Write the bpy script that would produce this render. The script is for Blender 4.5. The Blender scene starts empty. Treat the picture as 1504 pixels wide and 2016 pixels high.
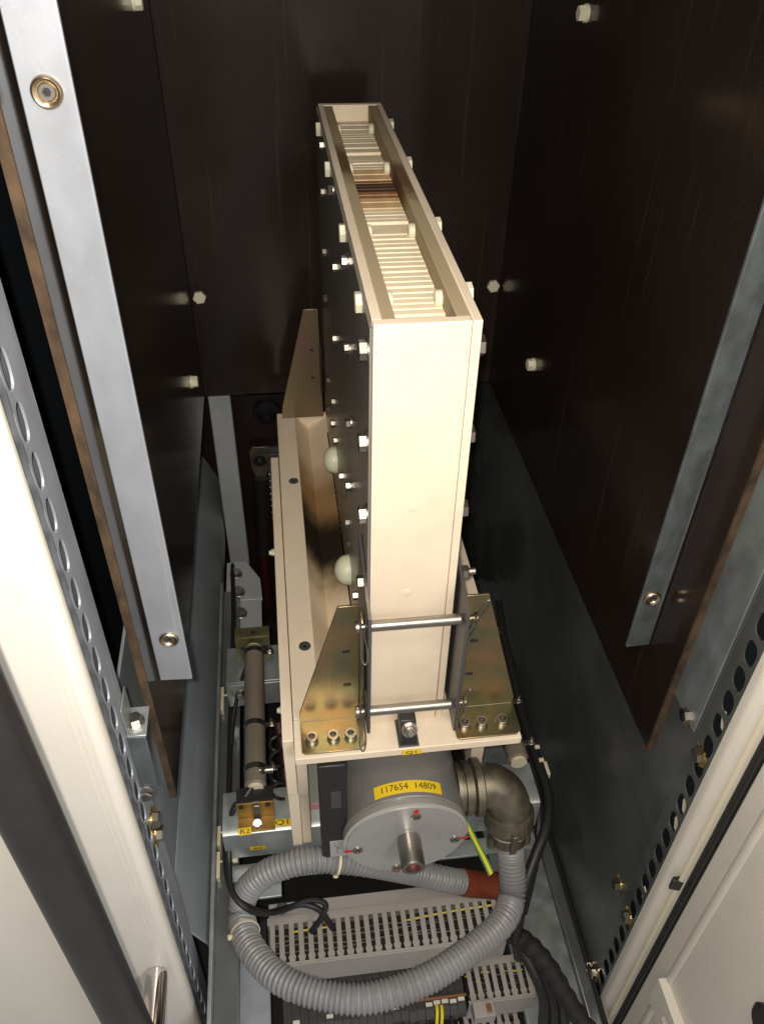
import bpy, bmesh, math, random
from mathutils import Vector, Matrix
random.seed(4)
S = bpy.context.scene
COL = S.collection
V = Vector

# ------------------------------------------------------------------ camera
cd = bpy.data.cameras.new('camera')
cam = bpy.data.objects.new('camera', cd); COL.objects.link(cam)
_R = [[0.9919, -0.0669, 0.1077], [-0.1255, -0.6390, 0.7589], [0.0180, -0.7663, -0.6422]]
cam.matrix_world = Matrix(((_R[0][0], -_R[0][1], -_R[0][2], 0.0168),
                           (_R[1][0], -_R[1][1], -_R[1][2], -0.6251),
                           (_R[2][0], -_R[2][1], -_R[2][2], 0.9369),
                           (0, 0, 0, 1)))
cd.sensor_fit = 'VERTICAL'; cd.sensor_height = 36.0; cd.lens = 36.0 * 1640 / 2016
cd.clip_start = 0.02; cd.clip_end = 50
S.camera = cam

# ------------------------------------------------------------------ room light
w = bpy.data.worlds.new('World'); S.world = w; w.use_nodes = True
bg = w.node_tree.nodes['Background']
bg.inputs[0].default_value = (1.0, 0.95, 0.88, 1); bg.inputs[1].default_value = 0.26

def area(name, loc, target, sx, sy, power, col):
    l = bpy.data.lights.new(name, 'AREA'); l.shape = 'RECTANGLE'; l.size = sx; l.size_y = sy
    l.energy = power; l.color = col
    o = bpy.data.objects.new(name, l); COL.objects.link(o)
    o.location = loc
    o.rotation_euler = (V(target) - V(loc)).to_track_quat('-Z', 'Y').to_euler()
    return o
area('flash_lamp', (0.004, -0.645, 0.975), (0.12, 0.25, 0.2), 0.014, 0.014, 12.5, (1.0, 0.90, 0.76))
area('ceiling_lamp', (-0.10, -0.85, 1.95), (0.12, 0.12, 0.35), 0.30, 0.22, 7, (1.0, 0.88, 0.70))
area('room_fill', (1.3, -2.4, 1.9), (0.1, 0.0, 0.3), 1.2, 0.8, 40, (0.90, 0.95, 1.0))  # cool fill added for the front-facing bars and doors, source unseen
S.view_settings.view_transform = 'Standard'; S.view_settings.look = 'None'
S.view_settings.exposure = 0; S.view_settings.gamma = 1
S.cycles.max_bounces = 8; S.cycles.caustics_reflective = False; S.cycles.caustics_refractive = False

# ------------------------------------------------------------------ materials
def mat(name, col, rough=0.5, metal=0.0, noise=0.0, scale=40, col2=None, bump=0.0, bscale=None, spec=0.5,
        rvar=0.0, aniso=None, stretch=None, coat=0.0, sss=0.0):
    m = bpy.data.materials.new(name); m.use_nodes = True
    nt = m.node_tree; N = nt.nodes; L = nt.links
    b = N['Principled BSDF']
    b.inputs['Base Color'].default_value = (*col, 1); b.inputs['Roughness'].default_value = rough
    b.inputs['Metallic'].default_value = metal; b.inputs['Specular IOR Level'].default_value = spec
    b.inputs['Coat Weight'].default_value = coat; b.inputs['Coat Roughness'].default_value = 0.08
    if sss: b.inputs['Subsurface Weight'].default_value = sss; b.inputs['Subsurface Radius'].default_value = (.01, .008, .005)
    if noise or bump or rvar:
        tc = N.new('ShaderNodeTexCoord'); src = tc.outputs['Object']
        if stretch:
            mp = N.new('ShaderNodeMapping'); mp.inputs['Scale'].default_value = stretch
            L.new(src, mp.inputs['Vector']); src = mp.outputs['Vector']
        n = N.new('ShaderNodeTexNoise'); n.inputs['Scale'].default_value = scale; n.inputs['Detail'].default_value = 6
        L.new(src, n.inputs['Vector'])
        if noise:
            r = N.new('ShaderNodeValToRGB')
            c2 = col2 or tuple(c * (1 - noise) for c in col)
            r.color_ramp.elements[0].position = 0.35; r.color_ramp.elements[1].position = 0.65
            r.color_ramp.elements[0].color = (*c2, 1); r.color_ramp.elements[1].color = (*col, 1)
            L.new(n.outputs['Fac'], r.inputs['Fac']); L.new(r.outputs['Color'], b.inputs['Base Color'])
        if rvar:
            mr = N.new('ShaderNodeMapRange'); mr.inputs['From Min'].default_value = 0.3; mr.inputs['From Max'].default_value = 0.7
            mr.inputs['To Min'].default_value = max(0.02, rough - rvar); mr.inputs['To Max'].default_value = rough + rvar
            L.new(n.outputs['Fac'], mr.inputs['Value']); L.new(mr.outputs['Result'], b.inputs['Roughness'])
        if bump:
            n2 = N.new('ShaderNodeTexNoise'); n2.inputs['Scale'].default_value = bscale or scale * 3; n2.inputs['Detail'].default_value = 4
            L.new(src, n2.inputs['Vector'])
            bp = N.new('ShaderNodeBump'); bp.inputs['Strength'].default_value = bump; bp.inputs['Distance'].default_value = 0.002
            L.new(n2.outputs['Fac'], bp.inputs['Height']); L.new(bp.outputs['Normal'], b.inputs['Normal'])
    return m

def wear(m, smudge=0.0, sscale=4, scol=(0.25, 0.2, 0.14), dust=0.0, dcol=(0.35, 0.32, 0.28), scratch=0.0, sdir=(1, 1, .03), rscr=0.0):
    """handling marks: soft smudges, dust specks and fine directional scratches that belong to the surface"""
    nt = m.node_tree; N = nt.nodes; L = nt.links; b = N['Principled BSDF']
    tc = N.new('ShaderNodeTexCoord')
    def mixin(fac, col):
        mx = N.new('ShaderNodeMix'); mx.data_type = 'RGBA'; i = b.inputs['Base Color']
        if i.is_linked: L.new(i.links[0].from_socket, mx.inputs[6])
        else: mx.inputs[6].default_value = i.default_value
        mx.inputs[7].default_value = (*col, 1); L.new(fac, mx.inputs['Factor']); L.new(mx.outputs[2], i)
    def noise(scale, lo, hi, amt, stretch=None, detail=6):
        src = tc.outputs['Object']
        if stretch:
            mp = N.new('ShaderNodeMapping'); mp.inputs['Scale'].default_value = stretch; L.new(src, mp.inputs['Vector']); src = mp.outputs['Vector']
        n = N.new('ShaderNodeTexNoise'); n.inputs['Scale'].default_value = scale; n.inputs['Detail'].default_value = detail; n.inputs['Roughness'].default_value = 0.65
        L.new(src, n.inputs['Vector'])
        r = N.new('ShaderNodeMapRange'); r.inputs['From Min'].default_value = lo; r.inputs['From Max'].default_value = hi
        r.inputs['To Min'].default_value = 0; r.inputs['To Max'].default_value = amt; L.new(n.outputs['Fac'], r.inputs['Value'])
        return r.outputs['Result']
    if smudge: mixin(noise(sscale, .50, .72, smudge), scol)
    if dust: mixin(noise(420, .62, .74, dust, detail=2), dcol)
    if scratch:
        f = noise(140, .60, .68, 1.0, sdir, 3); mixin_f = N.new('ShaderNodeMath'); mixin_f.operation = 'MULTIPLY'; mixin_f.inputs[1].default_value = scratch
        L.new(f, mixin_f.inputs[0]); mixin(mixin_f.outputs[0], dcol)
    return m

def burn_mat(name, base, marks):
    """ivory board with arc scorching; marks = list of (y centre, half width, strength, colour) in world metres"""
    m = bpy.data.materials.new(name); m.use_nodes = True
    nt = m.node_tree; N = nt.nodes; L = nt.links; b = N['Principled BSDF']; b.inputs['Roughness'].default_value = 0.75; b.inputs['Specular IOR Level'].default_value = 0.25
    g = N.new('ShaderNodeNewGeometry'); sep = N.new('ShaderNodeSeparateXYZ'); L.new(g.outputs['Position'], sep.inputs[0])
    nz = N.new('ShaderNodeTexNoise'); nz.inputs['Scale'].default_value = 17; nz.inputs['Detail'].default_value = 5
    L.new(g.outputs['Position'], nz.inputs['Vector'])
    off = N.new('ShaderNodeMath'); off.operation = 'MULTIPLY_ADD'; off.inputs[1].default_value = 0.11; off.inputs[2].default_value = -0.055
    L.new(nz.outputs['Fac'], off.inputs[0])
    # scorch runs at a slant across the groove
    sl = N.new('ShaderNodeMath'); sl.operation = 'MULTIPLY_ADD'; sl.inputs[1].default_value = 0.9
    L.new(sep.outputs['X'], sl.inputs[0]); L.new(sep.outputs['Y'], sl.inputs[2])
    yy = N.new('ShaderNodeMath'); yy.operation = 'ADD'; L.new(sl.outputs[0], yy.inputs[0]); L.new(off.outputs[0], yy.inputs[1])
    cur = None
    for yc, hw, st, c in marks:
        d = N.new('ShaderNodeMath'); d.operation = 'SUBTRACT'; d.inputs[1].default_value = yc + 0.06
        L.new(yy.outputs[0], d.inputs[0])
        a = N.new('ShaderNodeMath'); a.operation = 'ABSOLUTE'; L.new(d.outputs[0], a.inputs[0])
        mr = N.new('ShaderNodeMapRange'); mr.interpolation_type = 'SMOOTHSTEP'
        mr.inputs['From Min'].default_value = hw * 0.25; mr.inputs['From Max'].default_value = hw
        mr.inputs['To Min'].default_value = st; mr.inputs['To Max'].default_value = 0
        L.new(a.outputs[0], mr.inputs['Value'])
        mx = N.new('ShaderNodeMix'); mx.data_type = 'RGBA'; L.new(mr.outputs['Result'], mx.inputs['Factor'])
        if cur is None: mx.inputs[6].default_value = (*base, 1)
        else: L.new(cur, mx.inputs[6])
        mx.inputs[7].default_value = (*c, 1); cur = mx.outputs[2]
    L.new(cur, b.inputs['Base Color'])
    return m

IV = (0.77, 0.66, 0.53)
M = {}
M['ivory'] = mat('ivory_board', IV, 0.5, noise=0.07, scale=14, bump=0.05, bscale=300)
M['groove'] = burn_mat('scorched_ivory_groove', (0.76, 0.65, 0.50),
                       [(0.50, 0.34, 0.6, (0.50, 0.34, 0.18)), (0.51, 0.19, 0.85, (0.27, 0.15, 0.05)), (0.432, 0.125, 0.985, (0.012, 0.009, 0.006)),
                        (0.20, 0.08, 0.4, (0.45, 0.30, 0.14))])
M['fin'] = mat('fin_ivory', (0.80, 0.70, 0.52), 0.6, noise=0.1, scale=30)
M['fin_tan'] = mat('fin_heat_tan', (0.66, 0.47, 0.25), 0.6, noise=0.2, scale=50)
M['fin_brown'] = mat('fin_heat_brown', (0.33, 0.17, 0.07), 0.6, noise=0.35, scale=60)
M['fin_dark'] = mat('fin_charred', (0.085, 0.036, 0.017), 0.6, noise=0.5, scale=60)
M['liner'] = burn_mat('grey_beige_liner', (0.36, 0.29, 0.19), [(0.545, 0.10, 0.9, (0.10, 0.05, 0.02))])
M['sideplate'] = mat('dark_grey_glossy_plate', (0.20, 0.185, 0.17), 0.32, noise=0.12, scale=8, spec=0.8, rvar=0.05)
M['phenolic'] = mat('brown_black_phenolic', (0.023, 0.0155, 0.0128), 0.17, noise=0.3, scale=3, spec=0.45, rvar=0.03, bump=0.03, bscale=6)
M['cut'] = mat('raw_phenolic_edge', (0.075, 0.043, 0.021), 0.85, noise=0.75, scale=55, bump=0.5, bscale=120, stretch=(1, 1, 0.5))
M['galv'] = mat('galvanised_steel', (0.42, 0.46, 0.48), 0.42, metal=0.65, noise=0.22, scale=28, rvar=0.08, stretch=(1, 1, .5), bump=0.02)
M['shadebar'] = mat('shaded_galvanised_bar', (0.14, 0.165, 0.18), 0.5, metal=0.5, noise=0.35, scale=45, rvar=0.08, stretch=(1, 1, .6), bump=0.04, bscale=160)  # weaker light on the right bar put into a darker zinc colour
M['sheet'] = mat('blue_grey_zinc_sheet', (0.33, 0.37, 0.40), 0.38, metal=0.2, noise=0.15, scale=9, rvar=0.06)
M['zinc'] = mat('yellow_zinc_bracket', (0.38, 0.23, 0.06), 0.42, metal=0.4, noise=0.35, scale=50)
M['galvbar'] = mat('brushed_galvanised_bar', (0.36, 0.39, 0.45), 0.5, metal=0.5, noise=0.07, scale=26, rvar=0.08, stretch=(1, 1, 0.5), bump=0.05, bscale=160)
M['galvdark'] = mat('dull_galvanised_sheet', (0.33, 0.355, 0.37), 0.26, metal=0.75, noise=0.25, scale=7, rvar=0.07)
M['white'] = mat('white_powder_coat', (0.72, 0.69, 0.635), 0.42, bump=0.06, bscale=500, noise=0.03, scale=6)
M['chromate'] = mat('yellow_chromate_zinc', (0.36, 0.23, 0.125), 0.34, metal=0.85, noise=1, scale=20, col2=(0.19, 0.20, 0.12), rvar=0.06)
M['chromepk'] = mat('rosy_chromate_zinc', (0.30, 0.20, 0.17), 0.38, metal=0.8, noise=1, scale=9, col2=(0.22, 0.24, 0.12))
M['steel'] = mat('bright_steel', (0.40, 0.375, 0.34), 0.36, metal=1.0, noise=0.1, scale=80)
M['nickel'] = mat('nickel_plated_backshell', (0.25, 0.225, 0.175), 0.45, metal=0.8, noise=0.4, scale=40, rvar=0.1)
M['chrome'] = mat('polished_chrome', (0.80, 0.74, 0.72), 0.10, metal=1.0)
M['brass'] = mat('brassy_washer', (0.62, 0.50, 0.36), 0.3, metal=1.0, noise=0.2, scale=90)
M['gold'] = mat('yellow_passivated_washer', (0.72, 0.55, 0.22), 0.3, metal=1.0)
M['nylon'] = mat('white_nylon', (0.68, 0.66, 0.52), 0.45, sss=0.2)
M['dome'] = mat('translucent_cap', (0.62, 0.64, 0.50), 0.4, sss=0.4)
M['black'] = mat('black_plastic', (0.016, 0.016, 0.017), 0.45, bump=0.05)
M['blackgrey'] = mat('anthracite_tube', (0.022, 0.021, 0.024), 0.36, noise=0.2, scale=30)
M['cable'] = mat('black_cable_sheath', (0.014, 0.014, 0.015), 0.5)
M['braid'] = mat('black_braided_sleeve', (0.016, 0.015, 0.015), 0.75, bump=1.0, bscale=260, noise=0.4, scale=90)
M['strap'] = mat('dark_steel_strap', (0.09, 0.092, 0.10), 0.4, metal=0.5)
M['hose'] = mat('grey_corrugated_plastic', (0.235, 0.235, 0.25), 0.42, noise=0.12, scale=12)
M['shrink'] = mat('rust_red_sleeve', (0.22, 0.045, 0.022), 0.55, noise=0.2, scale=40)
M['duct'] = mat('pale_grey_duct_plastic', (0.38, 0.36, 0.35), 0.5, noise=0.05, scale=9)
M['dpaint'] = mat('grey_drive_paint', (0.25, 0.25, 0.245), 0.34, metal=0.3, noise=0.12, scale=16, rvar=0.05)
M['dplate'] = mat('satin_aluminium_plate', (0.44, 0.44, 0.44), 0.30, metal=0.35, noise=0.08, scale=20)
M['alu'] = mat('turned_aluminium', (0.72, 0.71, 0.68), 0.32, metal=0.7)
M['yellow'] = mat('yellow_label', (0.80, 0.56, 0.02), 0.45, noise=0.05, scale=60)
M['ink'] = mat('black_ink', (0.02, 0.02, 0.018), 0.6)
M['red'] = mat('red_paint', (0.50, 0.03, 0.03), 0.5)
M['darkred'] = mat('dark_red_cable', (0.030, 0.004, 0.003), 0.5)
M['green'] = mat('earth_green', (0.05, 0.22, 0.06), 0.5)
M['eyellow'] = mat('earth_yellow', (0.75, 0.62, 0.03), 0.5)
M['pink'] = mat('pink_film', (0.66, 0.30, 0.34), 0.5)
M['clear'] = mat('cloudy_cover', (0.34, 0.37, 0.33), 0.3)
M['ceramic'] = mat('brown_resistor_glaze', (0.21, 0.175, 0.14), 0.42, noise=0.25, scale=40, stretch=(1, .15, 1))
M['cream'] = mat('cream_tie', (0.66, 0.60, 0.46), 0.5)
M['term'] = mat('dark_grey_terminal', (0.045, 0.043, 0.043), 0.5, noise=0.2, scale=60)
M['tmark'] = mat('pale_marker_tag', (0.62, 0.60, 0.55), 0.5)
M['copper'] = mat('copper_bridge', (0.42, 0.20, 0.10), 0.4, metal=0.8)
M['void'] = mat('dusty_black_floor', (0.012, 0.011, 0.011), 0.8, noise=0.5, scale=12)
M['maroon'] = mat('dark_maroon_board', (0.022, 0.012, 0.010), 0.35, noise=0.4, scale=10)
M['bush'] = mat('dark_rubber_bushing', (0.012, 0.011, 0.013), 0.35)
M['sticker'] = mat('silver_sticker', (0.36, 0.36, 0.37), 0.4)

M['olive'] = mat('olive_zinc_bracket', (0.17, 0.16, 0.08), 0.42, metal=0.5, noise=0.3, scale=40)
M['bright'] = mat('bright_zinc_upright', (0.50, 0.54, 0.56), 0.42, metal=0.25, noise=0.12, scale=22)
wear(M['ivory'], .16, 9, (0.42, 0.32, 0.22), .25, (0.45, 0.36, 0.26), .10, (.05, 1, 1), )
wear(M['phenolic'], .5, 3.5, (0.030, 0.022, 0.018), .45, (0.075, 0.062, 0.054), .20, (1, .6, .02))
wear(M['galvbar'], .25, 14, (0.25, 0.27, 0.31), .3, (0.55, 0.56, 0.6), .35, (1, 1, .02))
wear(M['shadebar'], .4, 30, (0.09, 0.10, 0.11), .3, (0.3, 0.32, 0.34), .45, (1, 1, .02))
wear(M['galvdark'], .3, 6, (0.17, 0.18, 0.18), .3, (0.5, 0.5, 0.48), .25, (1, .03, 1))
wear(M['sheet'], .3, 6, (0.20, 0.23, 0.25), .3, (0.5, 0.5, 0.5), .25, (1, .03, 1))
wear(M['white'], .22, 5, (0.46, 0.42, 0.36), .25, (0.38, 0.34, 0.30), .08, (1, 1, .04))
wear(M['hose'], .35, 16, (0.15, 0.145, 0.14), .4, (0.42, 0.40, 0.37))
wear(M['dpaint'], .35, 18, (0.16, 0.155, 0.15), .35, (0.42, 0.41, 0.39), .2, (.05, 1, 1))
wear(M['dplate'], .3, 22, (0.27, 0.27, 0.26), .3, (0.55, 0.55, 0.54), .3, (.04, 1, 1))
wear(M['duct'], .3, 14, (0.22, 0.20, 0.18), .35, (0.2, 0.18, 0.16))
wear(M['yellow'], .3, 60, (0.55, 0.36, 0.02), .3, (0.3, 0.2, 0.03))
wear(M['chromate'], .4, 24, (0.17, 0.18, 0.13), .2, (0.5, 0.36, 0.24), .3, (1, 1, .03))
wear(M['sideplate'], .3, 10, (0.10, 0.095, 0.09), .3, (0.25, 0.24, 0.22), .25, (1, 1, .03))
wear(M['nickel'], .4, 30, (0.15, 0.13, 0.10), .3, (0.4, 0.37, 0.3))
M['gapshade'] = mat('blue_black_gap_shade', (0.018, 0.023, 0.031), 0.35, noise=0.2, scale=6)  # deep shade of the left gap and slot recesses put into the colour
# ------------------------------------------------------------------ mesh helpers
WL = {}                                             # world matrix of every empty / part
class MB:
    def __init__(s): s.v = []; s.f = []; s.mi = []
    def add(s, vs, fs, mi=0):
        b = len(s.v); s.v += [tuple(v) for v in vs]
        s.f += [tuple(b + i for i in f) for f in fs]; s.mi += [mi] * len(fs); return s
    def box(s, x0, x1, y0, y1, z0, z1, mi=0):
        return s.add([(x0, y0, z0), (x1, y0, z0), (x1, y1, z0), (x0, y1, z0), (x0, y0, z1), (x1, y0, z1), (x1, y1, z1), (x0, y1, z1)],
                     [(0, 3, 2, 1), (4, 5, 6, 7), (0, 1, 5, 4), (1, 2, 6, 5), (2, 3, 7, 6), (3, 0, 4, 7)], mi)
    def prism(s, pts, axis, a, b, mi=0):
        """polygon in the plane normal to axis, swept from a to b"""
        def mk(p, t): return {'x': (t, p[0], p[1]), 'y': (p[0], t, p[1]), 'z': (p[0], p[1], t)}[axis]
        n = len(pts)
        return s.add([mk(p, a) for p in pts] + [mk(p, b) for p in pts],
                     [tuple(range(n))[::-1], tuple(range(n, 2 * n))] + [(i, (i + 1) % n, n + (i + 1) % n, n + i) for i in range(n)], mi)
    def lathe(s, prof, o=(0, 0, 0), d=(0, 0, 1), n=32, mi=0, cap=True, phase=0.0, ref=None):
        """prof: list of (distance along axis, radius)"""
        d = V(d).normalized(); r = V(ref) if ref else (V((1, 0, 0)) if abs(d.x) < .9 else V((0, 1, 0)))
        u = (r - d * r.dot(d)).normalized(); w_ = d.cross(u); vs = []; fs = []
        for t, rr in prof:
            for i in range(n):
                a = phase + 2 * math.pi * i / n
                vs.append(V(o) + d * t + (u * math.cos(a) + w_ * math.sin(a)) * rr)
        for k in range(len(prof) - 1):
            for i in range(n):
                j = (i + 1) % n; fs.append((k * n + i, k * n + j, (k + 1) * n + j, (k + 1) * n + i))
        if cap:
            fs.append(tuple(range(n))[::-1]); fs.append(tuple((len(prof) - 1) * n + i for i in range(n)))
        return s.add(vs, fs, mi)
    def cyl(s, p, q, r, n=24, mi=0, r2=None):
        p = V(p); q = V(q); L_ = (q - p).length
        return s.lathe([(0, r), (L_, r if r2 is None else r2)], p, q - p, n, mi)
    def tube(s, pts, r, n=10, mi=0, sub=6, radf=None, flat=None):
        pts = [V(p) for p in pts]
        P_ = spline(pts, sub) if sub > 1 else pts
        fr = frames(P_); vs = []; fs = []
        for k, (p, t, u, b) in enumerate(fr):
            rr = radf(k, len(P_)) if radf else r
            for i in range(n):
                a = 2 * math.pi * i / n
                vs.append(p + u * math.cos(a) * rr + b * math.sin(a) * rr * (flat or 1))
        for k in range(len(P_) - 1):
            for i in range(n):
                j = (i + 1) % n; fs.append((k * n + i, k * n + j, (k + 1) * n + j, (k + 1) * n + i))
        fs.append(tuple(range(n))[::-1]); fs.append(tuple((len(P_) - 1) * n + i for i in range(n)))
        return s.add(vs, fs, mi)
    def mesh(s, name, mats, smooth=35):
        me = bpy.data.meshes.new(name)
        me.from_pydata(s.v, [], s.f)
        for m_ in (mats if isinstance(mats, (list, tuple)) else [mats]): me.materials.append(m_)
        me.polygons.foreach_set('material_index', s.mi)
        bm = bmesh.new(); bm.from_mesh(me); bmesh.ops.recalc_face_normals(bm, faces=bm.faces); bm.to_mesh(me); bm.free()
        if smooth:
            me.shade_smooth(); me.set_sharp_from_angle(angle=math.radians(smooth))
        me.update(); return me
    def build(s, name, mats, parent=None, bevel=0.0, smooth=35, seg=2):
        if parent is not None:
            inv = WL[parent.name].inverted()
            s.v = [tuple(inv @ V(v)) for v in s.v]
        me = s.mesh(name, mats, smooth)
        o = bpy.data.objects.new(name, me); COL.objects.link(o)
        if parent is not None: o.parent = parent; WL[o.name] = WL[parent.name].copy()
        else: WL[o.name] = Matrix.Identity(4)
        if bevel:
            b = o.modifiers.new('edge', 'BEVEL'); b.width = bevel; b.segments = seg; b.limit_method = 'ANGLE'; b.angle_limit = math.radians(50)
        return o

def spline(pts, sub):
    out = []
    for i in range(len(pts) - 1):
        p0 = pts[i - 1] if i else pts[0] * 2 - pts[1]; p1 = pts[i]; p2 = pts[i + 1]
        p3 = pts[i + 2] if i + 2 < len(pts) else pts[-1] * 2 - pts[-2]
        for k in range(sub):
            t = k / sub
            out.append(0.5 * ((2 * p1) + (p2 - p0) * t + (2 * p0 - 5 * p1 + 4 * p2 - p3) * t * t + (3 * p1 - p0 - 3 * p2 + p3) * t ** 3))
    out.append(pts[-1]); return out

def resample(pts, step):
    out = [pts[0]]; acc = 0.0
    for a, b in zip(pts, pts[1:]):
        L_ = (b - a).length; t = step - acc
        while t <= L_:
            out.append(a + (b - a) * (t / L_)); t += step
        acc = (acc + L_) % step
    return out

def frames(P_):
    fr = []; u = None
    for k, p in enumerate(P_):
        t = (P_[min(k + 1, len(P_) - 1)] - P_[max(k - 1, 0)]).normalized()
        if u is None:
            r = V((0, 0, 1)) if abs(t.z) < .9 else V((1, 0, 0)); u = (r - t * r.dot(t)).normalized()
        else: u = (u - t * u.dot(t)).normalized()
        fr.append((p, t, u, t.cross(u)))
    return fr

def thing(name, label, cat, loc=(0, 0, 0), group=None):
    o = bpy.data.objects.new(name, None); COL.objects.link(o); o.location = loc; o.empty_display_size = 0.02
    o['label'] = label; o['category'] = cat
    if group: o['group'] = group
    WL[o.name] = Matrix.Translation(V(loc)); return o
def tag(o, label, cat, group=None):
    o['label'] = label; o['category'] = cat
    if group: o['group'] = group
    return o
def struct(o): o['kind'] = 'structure'; return o

def place(me, name, parent, loc, d=(0, 0, 1), spin=0.0):
    """put a shared mesh (its axis +Z) at a world point, pointing along d"""
    o = bpy.data.objects.new(name, me); COL.objects.link(o)
    q = V(d).normalized().to_track_quat('Z', 'Y').to_matrix().to_4x4()
    W = Matrix.Translation(V(loc)) @ q @ Matrix.Rotation(spin, 4, 'Z')
    if parent is not None:
        o.parent = parent; o.matrix_local = WL[parent.name].inverted() @ W
    else: o.matrix_local = W
    WL[o.name] = W; return o
def sub(me, name, parent):
    o = bpy.data.objects.new(name, me); COL.objects.link(o); o.parent = parent; WL[o.name] = WL[parent.name].copy(); return o

def copy_tree(o, parent=None):
    c = o.copy(); COL.objects.link(c); c.parent = parent
    for ch in list(o.children): copy_tree(ch, c)
    return c

def text_geo(body, size):
    cu = bpy.data.curves.new('t', 'FONT'); cu.body = body; cu.size = size; cu.align_x = 'CENTER'; cu.align_y = 'CENTER'; cu.resolution_u = 3
    o = bpy.data.objects.new('t', cu); COL.objects.link(o)
    dg = bpy.context.evaluated_depsgraph_get(); dg.update()
    me = bpy.data.meshes.new_from_object(o.evaluated_get(dg))
    vs = [tuple(v.co) for v in me.vertices]; fs = [tuple(p.vertices) for p in me.polygons]
    bpy.data.objects.remove(o); bpy.data.curves.remove(cu); bpy.data.meshes.remove(me)
    return vs, fs

def label_part(parent, c, u, v, wd, ht, body, size, name='label', stretch=1.0):
    """flat yellow tape: centre c, right vector u, up vector v"""
    c, u, v = V(c), V(u).normalized(), V(v).normalized(); n = u.cross(v)
    m = MB(); a = [c + u * sx * wd / 2 + v * sy * ht / 2 for sx, sy in ((-1, -1), (1, -1), (1, 1), (-1, 1))]
    m.add(a + [p + n * 0.0006 for p in a], [(0, 3, 2, 1), (4, 5, 6, 7), (0, 1, 5, 4), (1, 2, 6, 5), (2, 3, 7, 6), (3, 0, 4, 7)])
    lb = m.build(name, M['yellow'], parent)
    vs, fs = text_geo(body, size); t = MB()
    t.add([c + u * p[0] * stretch + v * p[1] + n * 0.0009 for p in vs], fs); t.build('lettering', M['ink'], lb, smooth=0)
    return lb

def hexa(h, r, cham=0.15):
    """hex head on +Z with a chamfered top"""
    return [(0, r), (h * (1 - cham), r), (h, r * .86)]
def bolt_mesh(name, r, h, m, washer=0.0, wt=0.0015, stud=0.0, studr=0.0, m2=None):
    b = MB(); z = 0.0
    if washer: b.lathe([(0, washer), (wt * .7, washer), (wt, washer * .95)], n=20, mi=1 if m2 else 0); z = wt
    b.lathe(hexa(h, r), (0, 0, z), n=6)
    if stud: b.lathe([(0, studr), (stud * .9, studr), (stud, studr * .8)], (0, 0, z + h), n=12)
    return b.mesh(name, [m, m2] if m2 else m, 30)
def socket_mesh(name, r, h, m, md, washer=0.0):
    b = MB(); z = 0
    if washer: b.lathe([(0, washer), (.0015, washer)], n=20); z = .0015
    b.lathe([(0, r), (h * .9, r), (h, r * .93), (h, r * .55), (h * .45, r * .55)], (0, 0, z), n=20, cap=False)
    b.lathe([(h * .45, r * .56), (h * .451, 0.0001)], (0, 0, z), n=6, mi=1, cap=False)
    return b.mesh(name, [m, md], 30)

def slotted(parent, name, mats, x, t, y0, y1, z0, z1, slots, ry, rz, bevel=0):
    """sheet in the plane x=const (thickness t towards +x) with real oval holes; slots = list of (y, z)"""
    m = MB(); slots = sorted(slots, key=lambda s_: s_[1])
    bounds = [z0] + [(a[1] + b[1]) / 2 for a, b in zip(slots, slots[1:])] + [z1]
    n = 16
    for (sy, sz), za, zb in zip(slots, bounds, bounds[1:]):
        inn = []; out = []
        for i in range(n):
            a = 2 * math.pi * (i + .5) / n; c, s_ = math.cos(a), math.sin(a)
            inn.append((sy + ry * math.copysign(abs(c) ** .8, c), sz + rz * math.copysign(abs(s_) ** .8, s_)))
            k = min(((y1 - sy) / c if c > 0 else (y0 - sy) / c) if abs(c) > 1e-6 else 1e9, ((zb - sz) / s_ if s_ > 0 else (za - sz) / s_) if abs(s_) > 1e-6 else 1e9)
            out.append((sy + c * k, sz + s_ * k))
        # square the corners
        for cy, cz in ((y0, za), (y1, za), (y1, zb), (y0, zb)):
            j = min(range(n), key=lambda q: (out[q][0] - cy) ** 2 + (out[q][1] - cz) ** 2); out[j] = (cy, cz)
        vs = [(x, *p) for p in out] + [(x, *p) for p in inn] + [(x + t, *p) for p in out] + [(x + t, *p) for p in inn]
        fs = []
        for i in range(n):
            j = (i + 1) % n
            fs += [(i, j, n + j, n + i), (2 * n + i, 3 * n + i, 3 * n + j, 2 * n + j), (n + i, n + j, 3 * n + j, 3 * n + i)]
        m.add(vs, fs)
    return m.build(name, mats, parent, smooth=30)

# ================================================================== CABINET SHELL
XL, XR, YB, ZT, ZF = -0.1715, 0.500, 1.12, 1.42, -0.95
b = MB(); b.box(-0.60, 0.95, -0.12, YB + 1.5, ZF - .02, ZF); struct(b.build('floor', M['void']))
b = MB(); b.box(-.28, -.26, -0.050, YB, ZF, ZT); b.box(-.26, -.1865, -.052, -.050, ZF, ZT); struct(b.build('left_wall', M['gapshade']))  # near-black colour stands in for the shade behind the panel edge
b = MB(); b.box(XR, XR + .02, -0.060, YB, ZF, ZT); struct(b.build('right_wall', M['galvdark']))
b = MB(); b.box(-.26, -.035, YB, YB + .02, ZF, ZT); b.box(.44, XR, YB, YB + .02, ZF, ZT); b.box(-.035, .44, YB, YB + .02, ZF, -.622); b.box(-.035, .44, YB, YB + .02, -.296, ZT); struct(b.build('back_wall', M['maroon']))
b = MB(); b.box(XL - .02, XR + .02, -0.10, YB + .02, ZT, ZT + .02); b.box(XL, XR, -0.10, -0.06, 1.22, ZT); struct(b.build('unseen_roof', M['white']))  # out-of-view roof and lintel, added to shade the cabinet

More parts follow.
